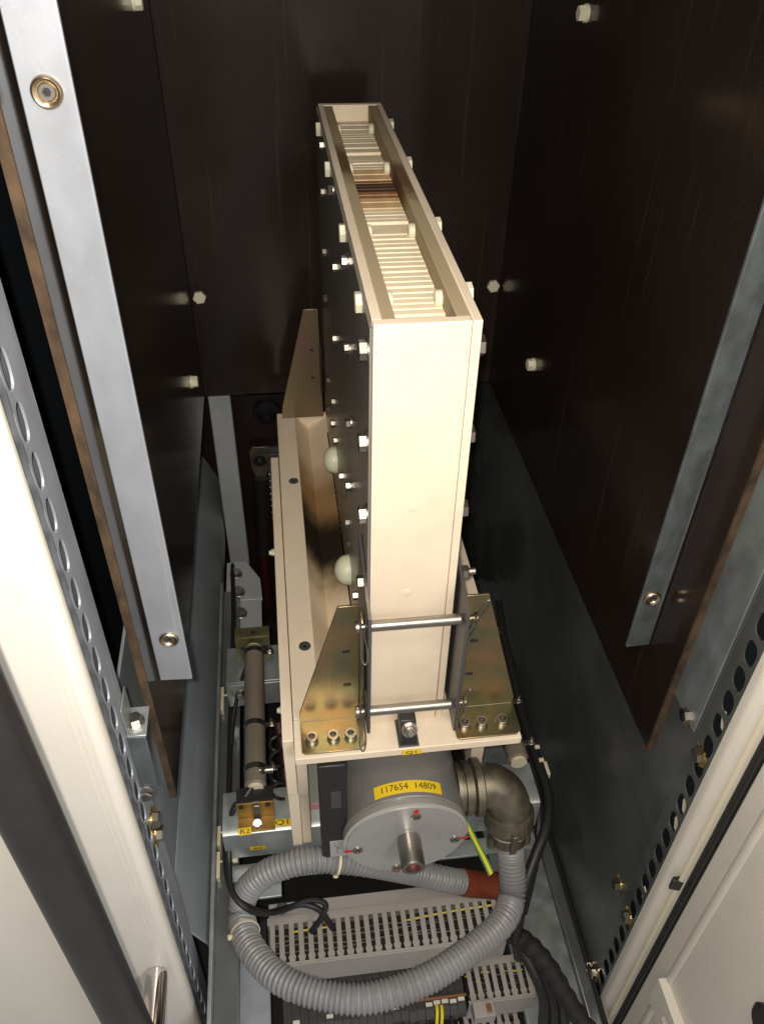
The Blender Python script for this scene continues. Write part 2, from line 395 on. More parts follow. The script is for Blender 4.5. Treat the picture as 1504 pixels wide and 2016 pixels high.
# ---- the lower left wall sheet, proud of the wall, and ledges at the foot
t = thing('lower_wall_sheet', 'blue grey galvanised sheet low on the left cabinet wall', 'steel sheet', (XL, 0.3, -0.6))
b = MB(); b.box(-.199, -.195, -0.048, 1.10, -.299, .16); b.build('sheet', M['sheet'], t, bevel=.001)
b = MB(); b.prism([(-.1985, -.2995), (-.1945, -.2995), (-.1515, -.395), (-.1515, -.46), (-.155, -.46), (-.155, -.397)], 'y', -.047, 1.10); b.build('sloping_skirt', M['sheet'], t, bevel=.001)
t = thing('upper_wall_sheet', 'pale grey sheet beside the front edge of the right insulating panel', 'steel sheet', (XR, -.03, .5))
b = MB(); b.box(XR - .003, XR - .0005, -.0585, 0.20, 0.062, 1.2); b.build('sheet', M['galv'], t, bevel=.0008)
t = thing('edge_profile', 'long galvanised profile at the foot of the left wall carrying tie mounts', 'steel profile', (-0.13, 0.2, -0.42))
b = MB(); b.box(-0.150, -0.144, -0.22, 0.72, -0.70, -0.375); b.build('upright_lip', M['galv'], t, bevel=.001)
b = MB(); b.box(-0.144, -0.108, -0.22, 0.72, -0.412, -0.404); b.build('flat_flange', M['galvdark'], t, bevel=.001)
t = thing('floor_ledge', 'grey galvanised ledge plate along the foot of the right wall', 'steel sheet', (0.44, 0.2, -0.67))
b = MB(); b.box(0.365, 0.470, -0.16, 0.95, -0.69, -0.672); b.build('flat_plate', M['galv'], t, bevel=.001)
b = MB(); b.box(0.4705, 0.4995, -0.16, 0.95, -0.69, -0.660); b.build('raised_edge', M['galvdark'], t, bevel=.002)
b = MB(); b.tube([(0.4945, -0.15, -0.655), (0.4945, 0.3, -0.655), (0.4945, 0.93, -0.655)], .0045, 8, sub=1); b.build('edge_gasket', M['black'], t)

# ---- louvred vent in the back wall
t = thing('louvre_vent', 'louvred ventilation grille low in the dark back wall', 'vent', (0.17, YB, -0.45))
for k in range(15):
    z = -0.3045 - k * .0215
    b = MB(); b.prism([(YB + .004, z), (YB + .006, z), (YB + .006, z - .0155), (YB + .004, z - .0155)], 'x', -0.0349, 0.4399); b.build('slat', M['galvdark'], t)
for x in (-.0349, .4379):
    b = MB(); b.box(x, x + .002, YB + .0065, YB + .012, -.62, -.298); b.build('side_rail', M['galvdark'], t)

# ================================================================== INSULATING PANELS
nb = MB(); nb.lathe([(0, .0115), (.004, .0115), (.0042, .0095)], n=20); nb.lathe(hexa(.009, .0105, .12), (0, 0, .004), n=6)
nylon_side = nb.mesh('nylon_bolt', M['nylon'], 30)
nb = MB(); nb.lathe(hexa(.008, .0125, .12), n=6); nylon_hex = nb.mesh('nylon_bolt_head', M['nylon'], 30)

t = thing('insulating_panel', 'glossy brown black insulating panel standing along the left wall', 'panel', (-0.153, 0.42, 0))
b = MB(); b.box(-0.1555, -0.147, -0.0345, 0.892, 0.0, 1.20); b.build('sheet', M['phenolic'], t, bevel=.0006)
b = MB(); b.box(-0.1555, -0.147, -0.037, -0.0346, 0.0, 1.20); b.build('cut_edge', M['cut'], t)
for y, z in ((0.704, 0.148), (0.690, 0.740)): place(nylon_side, 'nylon_bolt', t, (-0.147, y, z), (1, 0, 0), .3)
t = thing('insulating_panel', 'glossy brown black insulating panel standing along the right wall', 'panel', (0.465, 0.42, 0))
b = MB(); b.box(0.459, 0.4675, -0.0345, 0.892, 0.0, 1.20); b.build('sheet', M['phenolic'], t, bevel=.0006)
b = MB(); b.box(0.459, 0.4675, -0.037, -0.0346, 0.0, 1.20); b.build('cut_edge', M['cut'], t)
for y, z in ((0.625, 0.196), (0.628, 0.735)): place(nylon_side, 'nylon_bolt', t, (0.459, y, z), (-1, 0, 0), .2)
t = thing('insulating_panel', 'dark glossy insulating panel across the back behind the arc chute', 'panel', (0.156, 0.9, 0))
b = MB(); b.box(-0.1468, 0.4588, 0.8925, 0.904, 0.0, 1.20); b.build('sheet', M['phenolic'], t, bevel=.0006)
for x, z in ((-0.130, .222), (0.444, .222)): place(nylon_hex, 'nylon_bolt', t, (x, .8925, z), (0, -1, 0), .15)

# ---- galvanised bars holding the panels
def cup(parent, loc, d):
    m = MB(); m.lathe([(0, .0108), (.0022, .0106), (.0034, .0090), (.0024, .0070), (.0005, .0056)], n=28, cap=False)
    c = m.mesh('cup_washer', M['brass'], 50); o = place(c, 'cup_washer', parent, loc, d)
    m = MB(); m.lathe([(.0004, .0058), (.0014, .0052), (.0014, .0030), (.0003, .0028)], n=20, cap=False); m.lathe([(.0004, .0029), (.0005, .0001)], n=6, mi=1, cap=False)
    sub(m.mesh('screw', [M['steel'], M['black']], 40), 'screw', o)
t = thing('mounting_bar', 'long galvanised bar with two cup washers on the left panel', 'steel bar', (-0.127, 0.004, 0.174))
b = MB(); b.prism([(-.1445, .0075), (-.1435, .006), (-.127, .0052), (-.110, .004), (-.1085, .0048), (-.1085, .0085), (-.1445, .0085)], 'z', .174, 1.20); b.build('flat_bar', M['galvbar'], t, smooth=20)
for x, z in ((-.1262, .7905), (-.1245, .243)): cup(t, (x, .0050, z), (0, -1, 0))
t = thing('mounting_bar', 'long galvanised bar with one cup washer on the right panel', 'steel bar', (0.443, 0.03, 0.13))
b = MB(); b.prism([(.427, .031), (.428, .030), (.443, .0305), (.457, .031), (.458, .032), (.458, .034), (.427, .034)], 'z', .131, 1.20); b.build('flat_bar', M['shadebar'], t, smooth=20)
cup(t, (.4405, .0300, .218), (0, -1, 0))

# ================================================================== CABINET POSTS AND DOORS
star = MB()
for i in range(12):
    a = 2 * math.pi * i / 12; ca, sa = math.cos(a), math.sin(a)
    star.add([(ca * .009 - sa * .0014, sa * .009 + ca * .0014, .001), (ca * .009 + sa * .0014, sa * .009 - ca * .0014, .001),
              (ca * .0155 + sa * .0020, sa * .0155 - ca * .0020, .0035), (ca * .0155 - sa * .0020, sa * .0155 + ca * .0020, .0008),
              (ca * .012, sa * .012, .0)], [(0, 1, 2, 3), (0, 3, 4), (1, 4, 2)])
star.lathe([(0, .0095), (.0022, .0095)], n=20)
star_me = star.mesh('star_washer', M['gold'], 30)
pb = MB(); pb.lathe([(.0022, .0105), (.0036, .0105)], n=6); pb.lathe(hexa(.0072, .0098), (0, 0, .0026), n=6); post_bolt = pb.mesh('hex_bolt', M['steel'], 30)
SZ = .0431
t = RP = thing('cabinet_post', 'right cabinet post with a slotted flange, pale frame and open door', 'post', (XR, -0.1, 0))
sl = [(-.0875, .289 - SZ * k) for k in range(-10, 27)]
sl_r = [s_ for k, s_ in enumerate(sl)]
slotted(t, 'slotted_flange', M['galvdark'], XR - .0005, .002, -.104, -.0605, -.9, .75, sl_r, .0112, .0170)
b = MB(); b.box(XR + .014, XR + .016, -.104, -.0605, -.9, .75); b.build('backing_channel', M['gapshade'], t)  # darkness inside the slots painted onto this channel
prof = [(XR - .001, -.1042)] + [(XR + .006 - .007 * math.cos(a) , -.112 - .010 * math.sin(a)) for a in [i * .3 for i in range(0, 6)]] + \
       [(XR + .009, -.126), (XR + .010, -.131), (XR + .008, -.134), (XR + .009, -.140), (XR + .014, -.141), (XR + .03, -.141), (XR + .03, -.1042)]
b = MB(); b.prism(prof, 'z', -.9, .9); b.build('rounded_frame', M['white'], t, smooth=40)
b = MB(); b.prism([(XR + .0075, -.1345), (XR + .0075, -.1405), (XR + .0035, -.137)], 'z', -.9, -.19); b.prism([(XR + .0075, -.1345), (XR + .0075, -.1405), (XR + .0035, -.137)], 'z', -.165, .9)
b.build('sealing_strip', M['cream'], t)
b = MB(); b.prism([(XR + .010, -.1412), (XR - .004, -.136), (XR - .001, -.130), (XR + .010, -.131)], 'z', -.190, -.166); b.build('strip_joint', M['black'], t, bevel=.001)
for y, z in ((-.036, .067), (-.0845, .052), (-.038, -.377), (-.087, -.384), (-.070, -.640), (-.05, -.66)):
    w_ = place(star_me, 'star_washer', t, (XR - .0005 if y < -.06 else XR, y, z), (-1, 0, 0), y * 50)
    sub(post_bolt, 'hex_bolt', w_)
for k, z in ((0, .127), (1, -.056), (2, -.100), (3, -.300)):        # loose blanking tongues behind some slots
    b = MB(); b.prism([(-.099, z - .012), (-.090, z - .010), (-.084, z + .004), (-.086, z + .014), (-.097, z + .008)], 'x', XR + .0025, XR + .004); b.build('blanking_tongue', M['cream'], t)

t = thing('cabinet_post', 'left cabinet post with oval slots beside the white door edge', 'post', (-.171, -.08, 0))
sl = [(-.0955, .640 - .0438 * k) for k in range(-3, 33)]
slotted(t, 'slotted_flange', M['galvbar'], -.1725, .002, -.108, -.056, -.9, .80, sl, .0088, .0175)
b = MB(); b.box(-.180, -.178, -.108, -.056, -.9, .8); b.build('backing_channel', M['galvbar'], t)
for z in (-.005, .025):
    w_ = place(star_me, 'star_washer', t, (-.1704, -.079, z), (1, 0, 0), z * 50); sub(post_bolt, 'hex_bolt', w_)

t = thing('angle_bracket', 'small galvanised angle bracket bolted on the left post', 'bracket', (-.17, -.07, .15))
b = MB(); b.box(-.1702, -.1682, -.078, -.046, .1914, .232); b.build('upright_leg', M['galv'], t, bevel=.0006)
b = MB(); b.box(-.1702, -.150, -.080, -.042, .1885, .1912); b.build('top_flange', M['galv'], t, bevel=.0006)
b = MB(); b.prism([(-.1700, .188), (-.151, .188), (-.152, .095), (-.1700, .095)], 'y', -.080, -.0775); b.build('front_leg', M['shadebar'], t, bevel=.0006)
hb = bolt_mesh('hex_bolt', .0085, .007, M['steel'], .0105, .0015); place(hb, 'hex_bolt', t, (-.163, -.062, .1914), (0, 0, 1), .3)
place(hb, 'hex_bolt', t, (-.167, -.0805, .088), (0, -1, 0), .3)

t = thing('adjacent_cabinet', 'white neighbouring cabinet front at lower left with a black tube handle', 'cabinet', (-.40, -.12, 0))
b = MB(); b.box(-.80, -.1725, -.134, -.1085, -1.1, 1.0); b.build('door', M['white'], t, bevel=.011, seg=4)
b = MB(); b.box(-.1965, -.1955, -.1347, -.1340, -1.1, 1.0); b.box(-.1905, -.1895, -.1347, -.1340, -1.1, 1.0); b.build('pressed_line', M['white'], t)
h = MB(); h.cyl((-.204, -.245, -.75), (-.204, -.245, .85), .0235, 32); hd = h.build('handle', M['blackgrey'], t)
for z in (-.255, -.62):
    m = MB(); m.lathe([(0, .0135), (.0008, .0145), (.095, .0145)], (-.2025, -.1342, z), (0, -1, 0), 32); m.build('standoff', M['chrome'], hd)

b = MB(); b.box(.518, .545, -.75, -.1515, -1.1, 1.4); t = b.build('door', M['white'], RP, bevel=.004, seg=3)
b = MB(); b.box(.5125, .530, -.1512, -.1415, -1.1, .9); b.build('door_seal', M['black'], t)
b = MB(); b.prism([(.5178, -.183), (.5150, -.187), (.5150, -.195), (.5178, -.199)], 'z', -1.0, .9); b.build('pressed_rib', M['white'], t, bevel=.001)
m = MB()
zr0, zr1 = -.50, -.365
ys = [-.186, -.224, -.240, -.300, -.316, -.376, -.392, -.60]
m.box(.506, .5178, -.60, -.186, zr1 - .004, zr1); m.box(.506, .5178, -.60, -.186, -.432, -.428)
for ya, yb in zip(ys[0::2], ys[1::2]): m.box(.504, .506, yb, ya, -.432, zr1)
for ya, yb in zip(ys[1::2], ys[2::2]): m.box(.504, .506, yb, ya, -.432, -.406); m.box(.504, .506, yb, ya, -.388, zr1)
m.build('holed_rail', M['white'], t)

# ================================================================== BREAKER BASE
t = BASE = thing('breaker_base', 'ivory breaker base tray carrying the arc chute in its scorched groove', 'breaker base', (.15, .4, -.02))
b = MB(); b.box(0, .30, 0, .062, -.0135, 0); b.build('front_deck', M['ivory'], t, bevel=.0012)
b = MB(); b.box(.0005, .037, .0622, .812, -.0135, 0); b.build('side_deck', M['ivory'], t, bevel=.0008)
b = MB(); b.box(.263, .2995, .0622, .812, -.0135, 0); b.build('side_deck', M['ivory'], t, bevel=.0008)
def groove(x0, x1, x2):
    g_ = MB(); n = 60
    for xa, za, xb, zb in ((x0, -.0012, x1, -.030), (x1, -.030, x2, -.0080)):
        vs = []; fs = []
        for k in range(n + 1):
            y = .0625 + (.80 - .0625) * k / n
            vs += [(xa, y, za), (xb, y, zb)]
        fs = [(2 * k, 2 * k + 1, 2 * k + 3, 2 * k + 2) for k in range(n)]; g_.add(vs, fs)
    g_.box(min(x0, x2), max(x0, x2), .0625, .80, -.040, -.0312)
    return g_.build('groove', M['groove'], t, smooth=15)
groove(.0372, .062, .0975); groove(.2628, .238, .2025)
b = MB(); b.box(.0372, .2628, .8005, .812, -.045, -.001); b.build('rear_deck', M['ivory'], t, bevel=.0008)
b = MB(); b.prism([(.664, -.001), (.03, -.001), (.03, -.13), (.664, -.13)], 'x', -.0155, -.0008); b.build('side_plate', M['ivory'], t, bevel=.0010)
b = MB(); b.prism([(.03, -.0138), (.075, -.0138), (.075, -.299), (.048, -.299), (.048, -.16), (.03, -.131)], 'x', .0002, .0145); b.build('leg', M['ivory'], t, bevel=.001)
b = MB(); b.box(-.0155, .0, .045, .075, -.299, -.1305); b.build('leg', M['ivory'], t, bevel=.001)
b = MB(); b.box(.268, .288, .10, .125, -.299, -.0138); b.build('leg', M['ivory'], t, bevel=.001)
b = MB(); b.box(.0150, .045, .105, .107, -.298, -.03); b.build('cloudy_cover', M['clear'], t)
b = MB(); b.box(.0152, .045, .1035, .1048, -.298, -.283); b.build('pink_strip', M['pink'], t)
fs_ = MB(); fs_.lathe([(0, .0088), (.0012, .0085), (.0016, .0075), (.0016, .004), (.0002, .0038)], n=24, cap=False); fs_.lathe([(.0003, .004), (.0002, .0001)], n=6, mi=1, cap=False)
flat_screw = fs_.mesh('flat_screw', [M['strap'], M['black']], 40)
for x, y in ((.0245, .586), (.023, .190), (.277, .586), (.277, .19)): place(flat_screw, 'flat_screw', t, (x, y, 0), (0, 0, 1))
sb_ = bolt_mesh('side_bolt', .006, .006, M['nylon'], .0, 0, .004, .004)
for y, z in ((.43, -.03), (.17, -.12)): place(sb_, 'side_bolt', t, (-.0156, y, z), (-1, 0, 0))
sock = socket_mesh('socket_screw', .0082, .0062, M['steel'], M['strap'], .0095)

def bracket(px, flange_x, yp, m_, screws, side_x, front=True):
    s_ = 1 if front else -1
    g_ = MB(); g_.prism(px, 'y', yp, yp + .003 * s_); br = g_.build('support_bracket', m_, t, bevel=.0007)
    if front:
        g_ = MB(); g_.prism([(flange_x[0], .008), (flange_x[0] + .004, .0048), (flange_x[1] - .007, .0048), (flange_x[1], .011), (flange_x[1], yp), (flange_x[0], yp)], 'z', .0003, .0033)
        g_.build('foot_flange', m_, br, bevel=.0006)
        for x in screws: place(sock, 'socket_screw', br, (x, .026, .0033), (0, 0, 1), x * 40)
        a_, b_ = side_x
        g_ = MB(); g_.prism([(yp, .0035), (yp, .217), (yp - .010, .217), (yp - .022, .211), (yp - .030, .198), (yp - .034, .12), (yp - .034, .0035)], 'x', a_, b_)
        g_.build('side_flange', m_, br, bevel=.0006)
    return br
bl = bracket([(.0095, .0035), (.0095, .022), (.063, .219), (.0885, .219), (.0885, .0035)], (.0095, .0915), .055, M['chromate'], (.0235, .0515, .0745), (.0887, .0915))
brr = bracket([(.3010, .0035), (.3010, .016), (.246, .221), (.2170, .221), (.2170, .0035)], (.2135, .3010), .055, M['chromate'], (.2275, .2505, .2785), (.2138, .2166))
for b_, xs in ((bl, (.0725, .0735)), (brr, (.234, .2335))):
    for x, z in zip(xs, (.139, .074)):
        m = MB(); m.prism([(x - .004, z - .0025), (x + .004, z - .0025), (x + .0055, z), (x + .004, z + .0025), (x - .004, z + .0025), (x - .0055, z)], 'y', .0544, .0549); m.build('keyhole', M['black'], b_)
bb = bracket([(.011, .001), (.013, .03), (.063, .236), (.0895, .236), (.094, .001)], None, .795, M['chromepk'], (), None, False)
for z in (.153, .092):
    m = MB(); m.lathe([(0, .003), (.0004, .003)], (.0755, .7915, z), (0, -1, 0), 12); m.build('round_hole', M['black'], bb)
m = MB(); m.box(.0895, .0935, .765, .789, .07, .165); m.build('latch_bar', M['black'], bb, bevel=.001)
bb2 = bracket([(.289, .001), (.287, .03), (.237, .236), (.2105, .236), (.206, .001)], None, .795, M['chromepk'], (), None, False)
# front clamp block with stud and nut
g_ = MB(); g_.box(.1355, .1625, .002, .060, .0004, .003); cl = g_.build('clamp_foot', M['strap'], t, bevel=.0005)
g_ = MB(); g_.prism([(.004, .0034), (.004, .010), (.020, .034), (.040, .036), (.044, .0034)], 'x', .1385, .1595); g_.build('clamp_block', M['black'], cl, bevel=.001)
nut = MB(); nut.lathe([(0, .0105), (.0016, .0105)], n=24); nut.lathe(hexa(.0065, .0085), (0, 0, .0018), n=6); nut.lathe([(.008, .0052), (.015, .0052), (.016, .004)], n=16)
place(nut.mesh('clamp_nut', M['steel'], 30), 'clamp_nut', cl, (.150, .0125, .0240), (0, -.83, .55), .2)
label_part(t, (.1525, -.0008, -.0068), (1, 0, 0), (0, 0, 1), .026, .0095, 'Q1', .0092, stretch=1.35)

# ================================================================== ARC CHUTE
t = CH = thing('arc_chute', 'tall ivory arc chute open on top with scorched splitter fins inside', 'arc chute', (.15, .41, .02))
b = MB(); b.box(.1002, .1905, .0450, .0555, .0005, .588); b.build('front_panel', M['ivory'], t, bevel=.0009)
b = MB(); b.box(.1002, .2000, .7745, .7850, .0205, .588); b.build('back_panel', M['ivory'], t, bevel=.0009)
b = MB(); b.box(.1000, .1090, .0558, .7742, .0205, .588); b.build('side_wall', M['ivory'], t, bevel=.0006)
b = MB(); b.box(.1912, .2003, .0452, .7742, .0005, .588); b.build('side_wall', M['ivory'], t, bevel=.0009)
b = MB(); b.box(.0972, .0997, .0475, .7840, .0205, .583); b.build('side_plate', M['sideplate'], t, bevel=.0004)
b = MB(); b.box(.2006, .2030, .070, .7840, .0205, .583); b.build('side_plate', M['sideplate'], t, bevel=.0004)
for xa, xb in ((.1093, .1220), (.1783, .1909)):
    b = MB(); b.box(xa, xb, .0575, .7742, .36, .5868); b.build('liner_bar', M['liner'], t, bevel=.0006)
b = MB(); b.box(.1223, .1780, .0560, .7742, .05, .5622); b.build('core_block', M['fin'], t)
zone = [(.066, .303), (.342, .572), (.606, .768)]
for a_, e_ in ((.308, .337), (.577, .601)):
    b = MB(); b.box(.1225, .1778, a_, e_, .5624, .5655 if a_ < .5 else .5645); b.build('cross_spacer', M['fin'], t, bevel=.001)
fm = MB(); fm.prism([(-.0054, .0260), (-.0054, .0294), (-.0044, .0308), (.0044, .0308), (.0054, .0294), (.0054, .0260)], 'x', -.0276, .0276)
fin_me = fm.mesh('fin', M['fin'], 50)
for a_, e_ in zone:
    n = int((e_ - a_) / (.0128 if a_ < .2 else .0118))
    for k in range(n + 1):
        y = a_ + .006 + k * (e_ - a_ - .012) / n
        o = place(fin_me, 'fin', t, (.15005, y, .5352 + random.uniform(-.0006, .0006)), (0, 0, 1))
        o.rotation_euler.z += random.uniform(-.012, .012)
        d_ = abs(y - .462)
        mm = M['fin_dark'] if d_ < .017 else M['fin_brown'] if d_ < .034 else M['fin_tan'] if d_ < .072 else None
        if mm:
            o.material_slots[0].link = 'OBJECT'; o.material_slots[0].material = mm
# nylon through bolts near the top, inside and outside
nbm = MB(); nbm.lathe(hexa(.0065, .0105, .1), n=6); nyl_out = nbm.mesh('nylon_bolt', M['nylon'], 30)
nbm = MB(); nbm.lathe([(0, .0086), (.0055, .0086), (.007, .0074)], n=18); nyl_in = nbm.mesh('nylon_nut', M['nylon'], 30)
for y in (.118, .292, .512, .694):
    place(nyl_out, 'nylon_bolt', t, (.0971, y, .575), (-1, 0, 0), .2)
    place(nyl_out, 'nylon_bolt', t, (.2031, y + .015, .573), (1, 0, 0), .2)
    place(nyl_in, 'nylon_nut', t, (.1782, y + .012, .570), (-1, 0, 0))
    place(nyl_in, 'nylon_nut', t, (.1221, y + .012, .570), (1, 0, 0))
small = bolt_mesh('hex_bolt', .0062, .0062, M['steel'], .0, 0, 0, 0)
mid = bolt_mesh('washer_bolt', .0066, .006, M['steel'], .0092, .0014)
big = bolt_mesh('washer_bolt', .0098, .008, M['steel'], .0125, .0016)
for y, z in ((.625, .590), (.629, .504), (.633, .410), (.419, .479), (.449, .358), (.505, .216), (.645, .116), (.530, .158), (.478, .160),
             (.372, .169), (.330, .167), (.273, .160), (.253, .135), (.165, .123), (.64, .33), (.62, .19)):
    z = min(z, .572); place(small, 'hex_bolt', t, (.0971, y, z), (-1, 0, 0), y * 40)
for y, z in ((.454, .567), (.260, .555), (.241, .457), (.231, .360), (.242, .252)):
    place(mid, 'washer_bolt', t, (.0971, y, z), (-1, 0, 0), y * 40)
for y, z in ((.0585, .556), (.0585, .452), (.0585, .357)): place(big, 'washer_bolt', t, (.0971, y, z), (-1, 0, 0), .2)
bigr = bolt_mesh('hex_bolt', .0105, .0085, M['steel'])
for y, z in ((.063, .553), (.066, .449), (.061, .354)): place(bigr, 'hex_bolt', t, (.2004, y, z), (1, 0, 0), .3)
dm = MB(); dm.lathe([(0, .0225), (.007, .0223), (.013, .0200), (.0185, .0145), (.0215, .008), (.0222, .0045), (.0205, .0035)], n=32)
dm.box(-.0105, -.0070, .0025, .0045, .0170, .0188, 1); dm.lathe([(.0006, .0236), (.0020, .0238), (.0032, .0228)], n=32, cap=False)
dome_me = dm.mesh('dome_cap', [M['dome'], M['strap']], 60)
for y, z in ((.492, .112), (.265, .076)): place(dome_me, 'dome_cap', t, (.0971, y, z), (-1, 0, 0))
for x, z in ((.1450, .372), (.1430, .245)):
    m = MB(); m.lathe([(0, .0052), (.0006, .0050), (.0009, .004)], (x, .0449, z), (0, -1, 0), 20); m.build('filled_dimple', M['ivory'], t)
# straps that hold the locking pins
st = MB(); st.prism([(.110, .040), (.110, .285), (.060, .268), (.002, .250), (.000, .246), (.000, .042), (.003, .040)], 'x', .0932, .0969); s1 = st.build('side_strap', M['strap'], t, bevel=.0005)
st = MB(); st.add([(.0933, .059, .2683), (.0968, .059, .2683), (.0968, .002, .2508), (.0933, .002, .2508)], [(0, 1, 2, 3)]); st.build('bare_edge', M['steel'], s1, smooth=0)
st = MB(); st.prism([(.090, .040), (.090, .282), (.060, .268), (.002, .250), (.000, .246), (.000, .030), (.003, .028)], 'x', .2050, .2090); s2 = st.build('side_strap', M['strap'], t, bevel=.0005)
st = MB(); st.add([(.2051, .059, .2683), (.2089, .059, .2683), (.2089, .002, .2508), (.2051, .002, .2508)], [(0, 1, 2, 3)]); st.build('bare_edge', M['steel'], s2, smooth=0)
place(bolt_mesh('strap_nut', .0085, .007, M['steel'], .0, 0, .009, .0042), 'strap_nut', s2, (.2091, .055, .262), (1, 0, 0), .2)
place(bolt_mesh('strap_bolt', .0085, .007, M['steel'], .0), 'strap_bolt', s1, (.0931, .058, .255), (-1, 0, 0), .2)
b = MB(); b.box(.2031, .2049, .06, .11, .03, .28); b.build('strap_packer', M['black'], t)

# ---- locking pins
for z, lab, clips in ((.226, 'upper bright steel locking pin across the front of the arc chute', ((.0865, 0, -.5), (.2165, .6, .75))),
                      (.068, 'lower bright steel locking pin just above the front clamp', ((.0865, -.1, -1.0), (.2165, 0.05, .80)))):
    p = thing('locking_pin', lab, 'pin', (.15, .015, z), 'locking pins through the straps')
    m = MB(); m.lathe([(0, .0065), (.104, .0065)], (.0975, .015, z), (1, 0, 0), 24); m.build('shaft', M['steel'], p)
    m = MB(); m.lathe([(0, .0040), (.014, .0040)], (.0830, .015, z), (1, 0, 0), 16); m.lathe([(0, .0072), (.002, .0078), (.004, .0078)], (.0800, .015, z), (1, 0, 0), 20); m.build('pin_end', M['steel'], p)
    m = MB(); m.lathe([(0, .0040), (.011, .0040)], (.2092, .015, z), (1, 0, 0), 16); m.lathe([(0, .0065), (.003, .0065)], (.2188, .015, z), (1, 0, 0), 20); m.build('pin_end', M['brass'], p)
    for x, a_, dirz in clips:
        L_ = .050; s_ = 1 if dirz > 0 else -1
        c = V((x, .0085, z)); d = V((a_ * .25, -.15, dirz)).normalized(); sd = V((1, 0, 0))
        K = 1.75 if (z < .1 and x < .1) else 1.25; d = d * K
        pts = [c - d * .012 - sd * .001, c + d * .014 - sd * .001, c + d * .030 - sd * .001, c + d * .036 + sd * .003, c + d * .030 + sd * .006, c + d * .018 + sd * .0055, c + d * .004 + sd * .0035, c - d * .010 + sd * .006, c - d * .024 + sd * .005]
        m = MB(); m.tube(pts, .0012, 8, sub=6); m.build('retaining_clip', M['steel'], p)

# ================================================================== DRIVE CYLINDER
CX, CZ, R_ = .1500, -.200, .0905
t = thing('drive_cylinder', 'grey cylindrical closing drive with yellow number label under the base', 'drive', (CX, .1, CZ))
m = MB(); m.lathe([(0, R_ - .002), (.002, R_), (.23, R_), (.235, R_ - .004)], (CX, -.004, CZ), (0, 1, 0), 72); m.build('body', M['dpaint'], t)
m = MB(); m.lathe([(0, R_ - .003), (.0015, R_ + .0005), (.010, R_ + .0005), (.0115, R_ - .001)], (CX, -.0165, CZ), (0, 1, 0), 72); m.build('rim_ring', M['alu'], t)
m = MB(); m.lathe([(0, R_ - .0045), (.003, R_ - .0035)], (CX, -.0185, CZ), (0, 1, 0), 72); ep = m.build('end_plate', M['dplate'], t)
m = MB(); m.lathe([(0, .0155), (.004, .0155), (.004, .0172), (.042, .0172), (.046, .0160), (.046, .0110), (.036, .0110)], (CX + .0025, -.0186, CZ + .006), (0, -1, 0), 36, cap=False); sh = m.build('shaft', M['steel'], t)
m = MB(); m.lathe([(0, .0108), (.0005, .0001)], (CX + .0025, -.0560, CZ + .006), (0, -1, 0), 20, cap=False); m.build('red_plug', M['red'], sh)
scr = MB(); scr.lathe([(0, .0075), (.0015, .0075), (.002, .0062), (.002, .0036), (.0008, .0034)], n=22, cap=False); scr.lathe([(.0009, .0036), (.0008, .0001)], n=6, mi=1, cap=False)
scr_me = scr.mesh('plate_screw', [M['steel'], M['black']], 40)
for dx, dz, rx, rz in ((.011, .062, .0, .013), (-.071, -.013, -.013, -.001), (.072, -.012, .013, .001), (-.012, -.078, .0, -.008)):
    place(scr_me, 'plate_screw', ep, (CX + dx, -.0186, CZ + dz), (0, -1, 0), dx * 30)
    x, z = CX + dx + rx, CZ + dz + rz
    pm = MB(); n = 9; r_ = [random.uniform(.7, 1.2) for _ in range(n)]
    pm.prism([(x + .0060 * r_[i] * math.cos(6.283 * i / n) * (1.4 if rx else 1), z + .0045 * r_[i] * math.sin(6.283 * i / n) * (1 if rx else 1.3)) for i in range(n)], 'y', -.0189, -.0186); pm.build('red_mark', M['red'], ep)
# curved number tape
def curved(vs_uv, r):
    return [(CX + r * math.sin(u / R_), v, CZ + r * math.cos(u / R_)) for u, v in vs_uv]
a0, a1, y0, y1 = -.0500, .0500, .0030, .0215; n = 20
uv = []
for k in range(n + 1):
    u = a0 + (a1 - a0) * k / n; uv += [(u + .004, y0), (u + .004, y1)]
m = MB(); m.add(curved(uv, R_ + .0006), [(2 * k, 2 * k + 2, 2 * k + 3, 2 * k + 1) for k in range(n)])
m.add(curved(uv, R_ + .0002), [(2 * k, 2 * k + 1, 2 * k + 3, 2 * k + 2) for k in range(n)]); lb = m.build('label', M['yellow'], t)
vs, fs = text_geo('117654  14809', .0148)
m = MB(); m.add(curved([(v[0] * .92 + .004, v[1] * .95 + .0122) for v in vs], R_ + .0010), fs); m.build('lettering', M['ink'], lb, smooth=0)

t = thing('mounting_block', 'black mounting block beside the drive cylinder with a silver sticker', 'block', (.05, .1, -.2))
b = MB(); b.prism([(.028, -.024), (.066, -.024), (.066, -.262), (.034, -.262), (.028, -.256)], 'y', .0005, .030); b.build('block_body', M['black'], t, bevel=.002)
b = MB(); b.box(.040, .066, -.001, .0003, -.258, -.214); st_ = b.build('sticker', M['sticker'], t, bevel=.0003)
b = MB(); b.tube([(.047, -.0013, -.224), (.051, -.0013, -.231), (.055, -.0013, -.236)], .0004, 4, sub=1); b.tube([(.051, -.0013, -.231), (.0505, -.0013, -.248)], .0004, 4, sub=1); b.build('printed_arrow', M['ink'], st_)
b = MB(); b.box(.044, .058, -.0005, .0004, -.125, -.085); b.build('lever_window', M['strap'], t)
b = MB(); b.box(.029, .066, .031, .27, -.150, -.03); b.build('rear_housing', M['blackgrey'], t, bevel=.002)

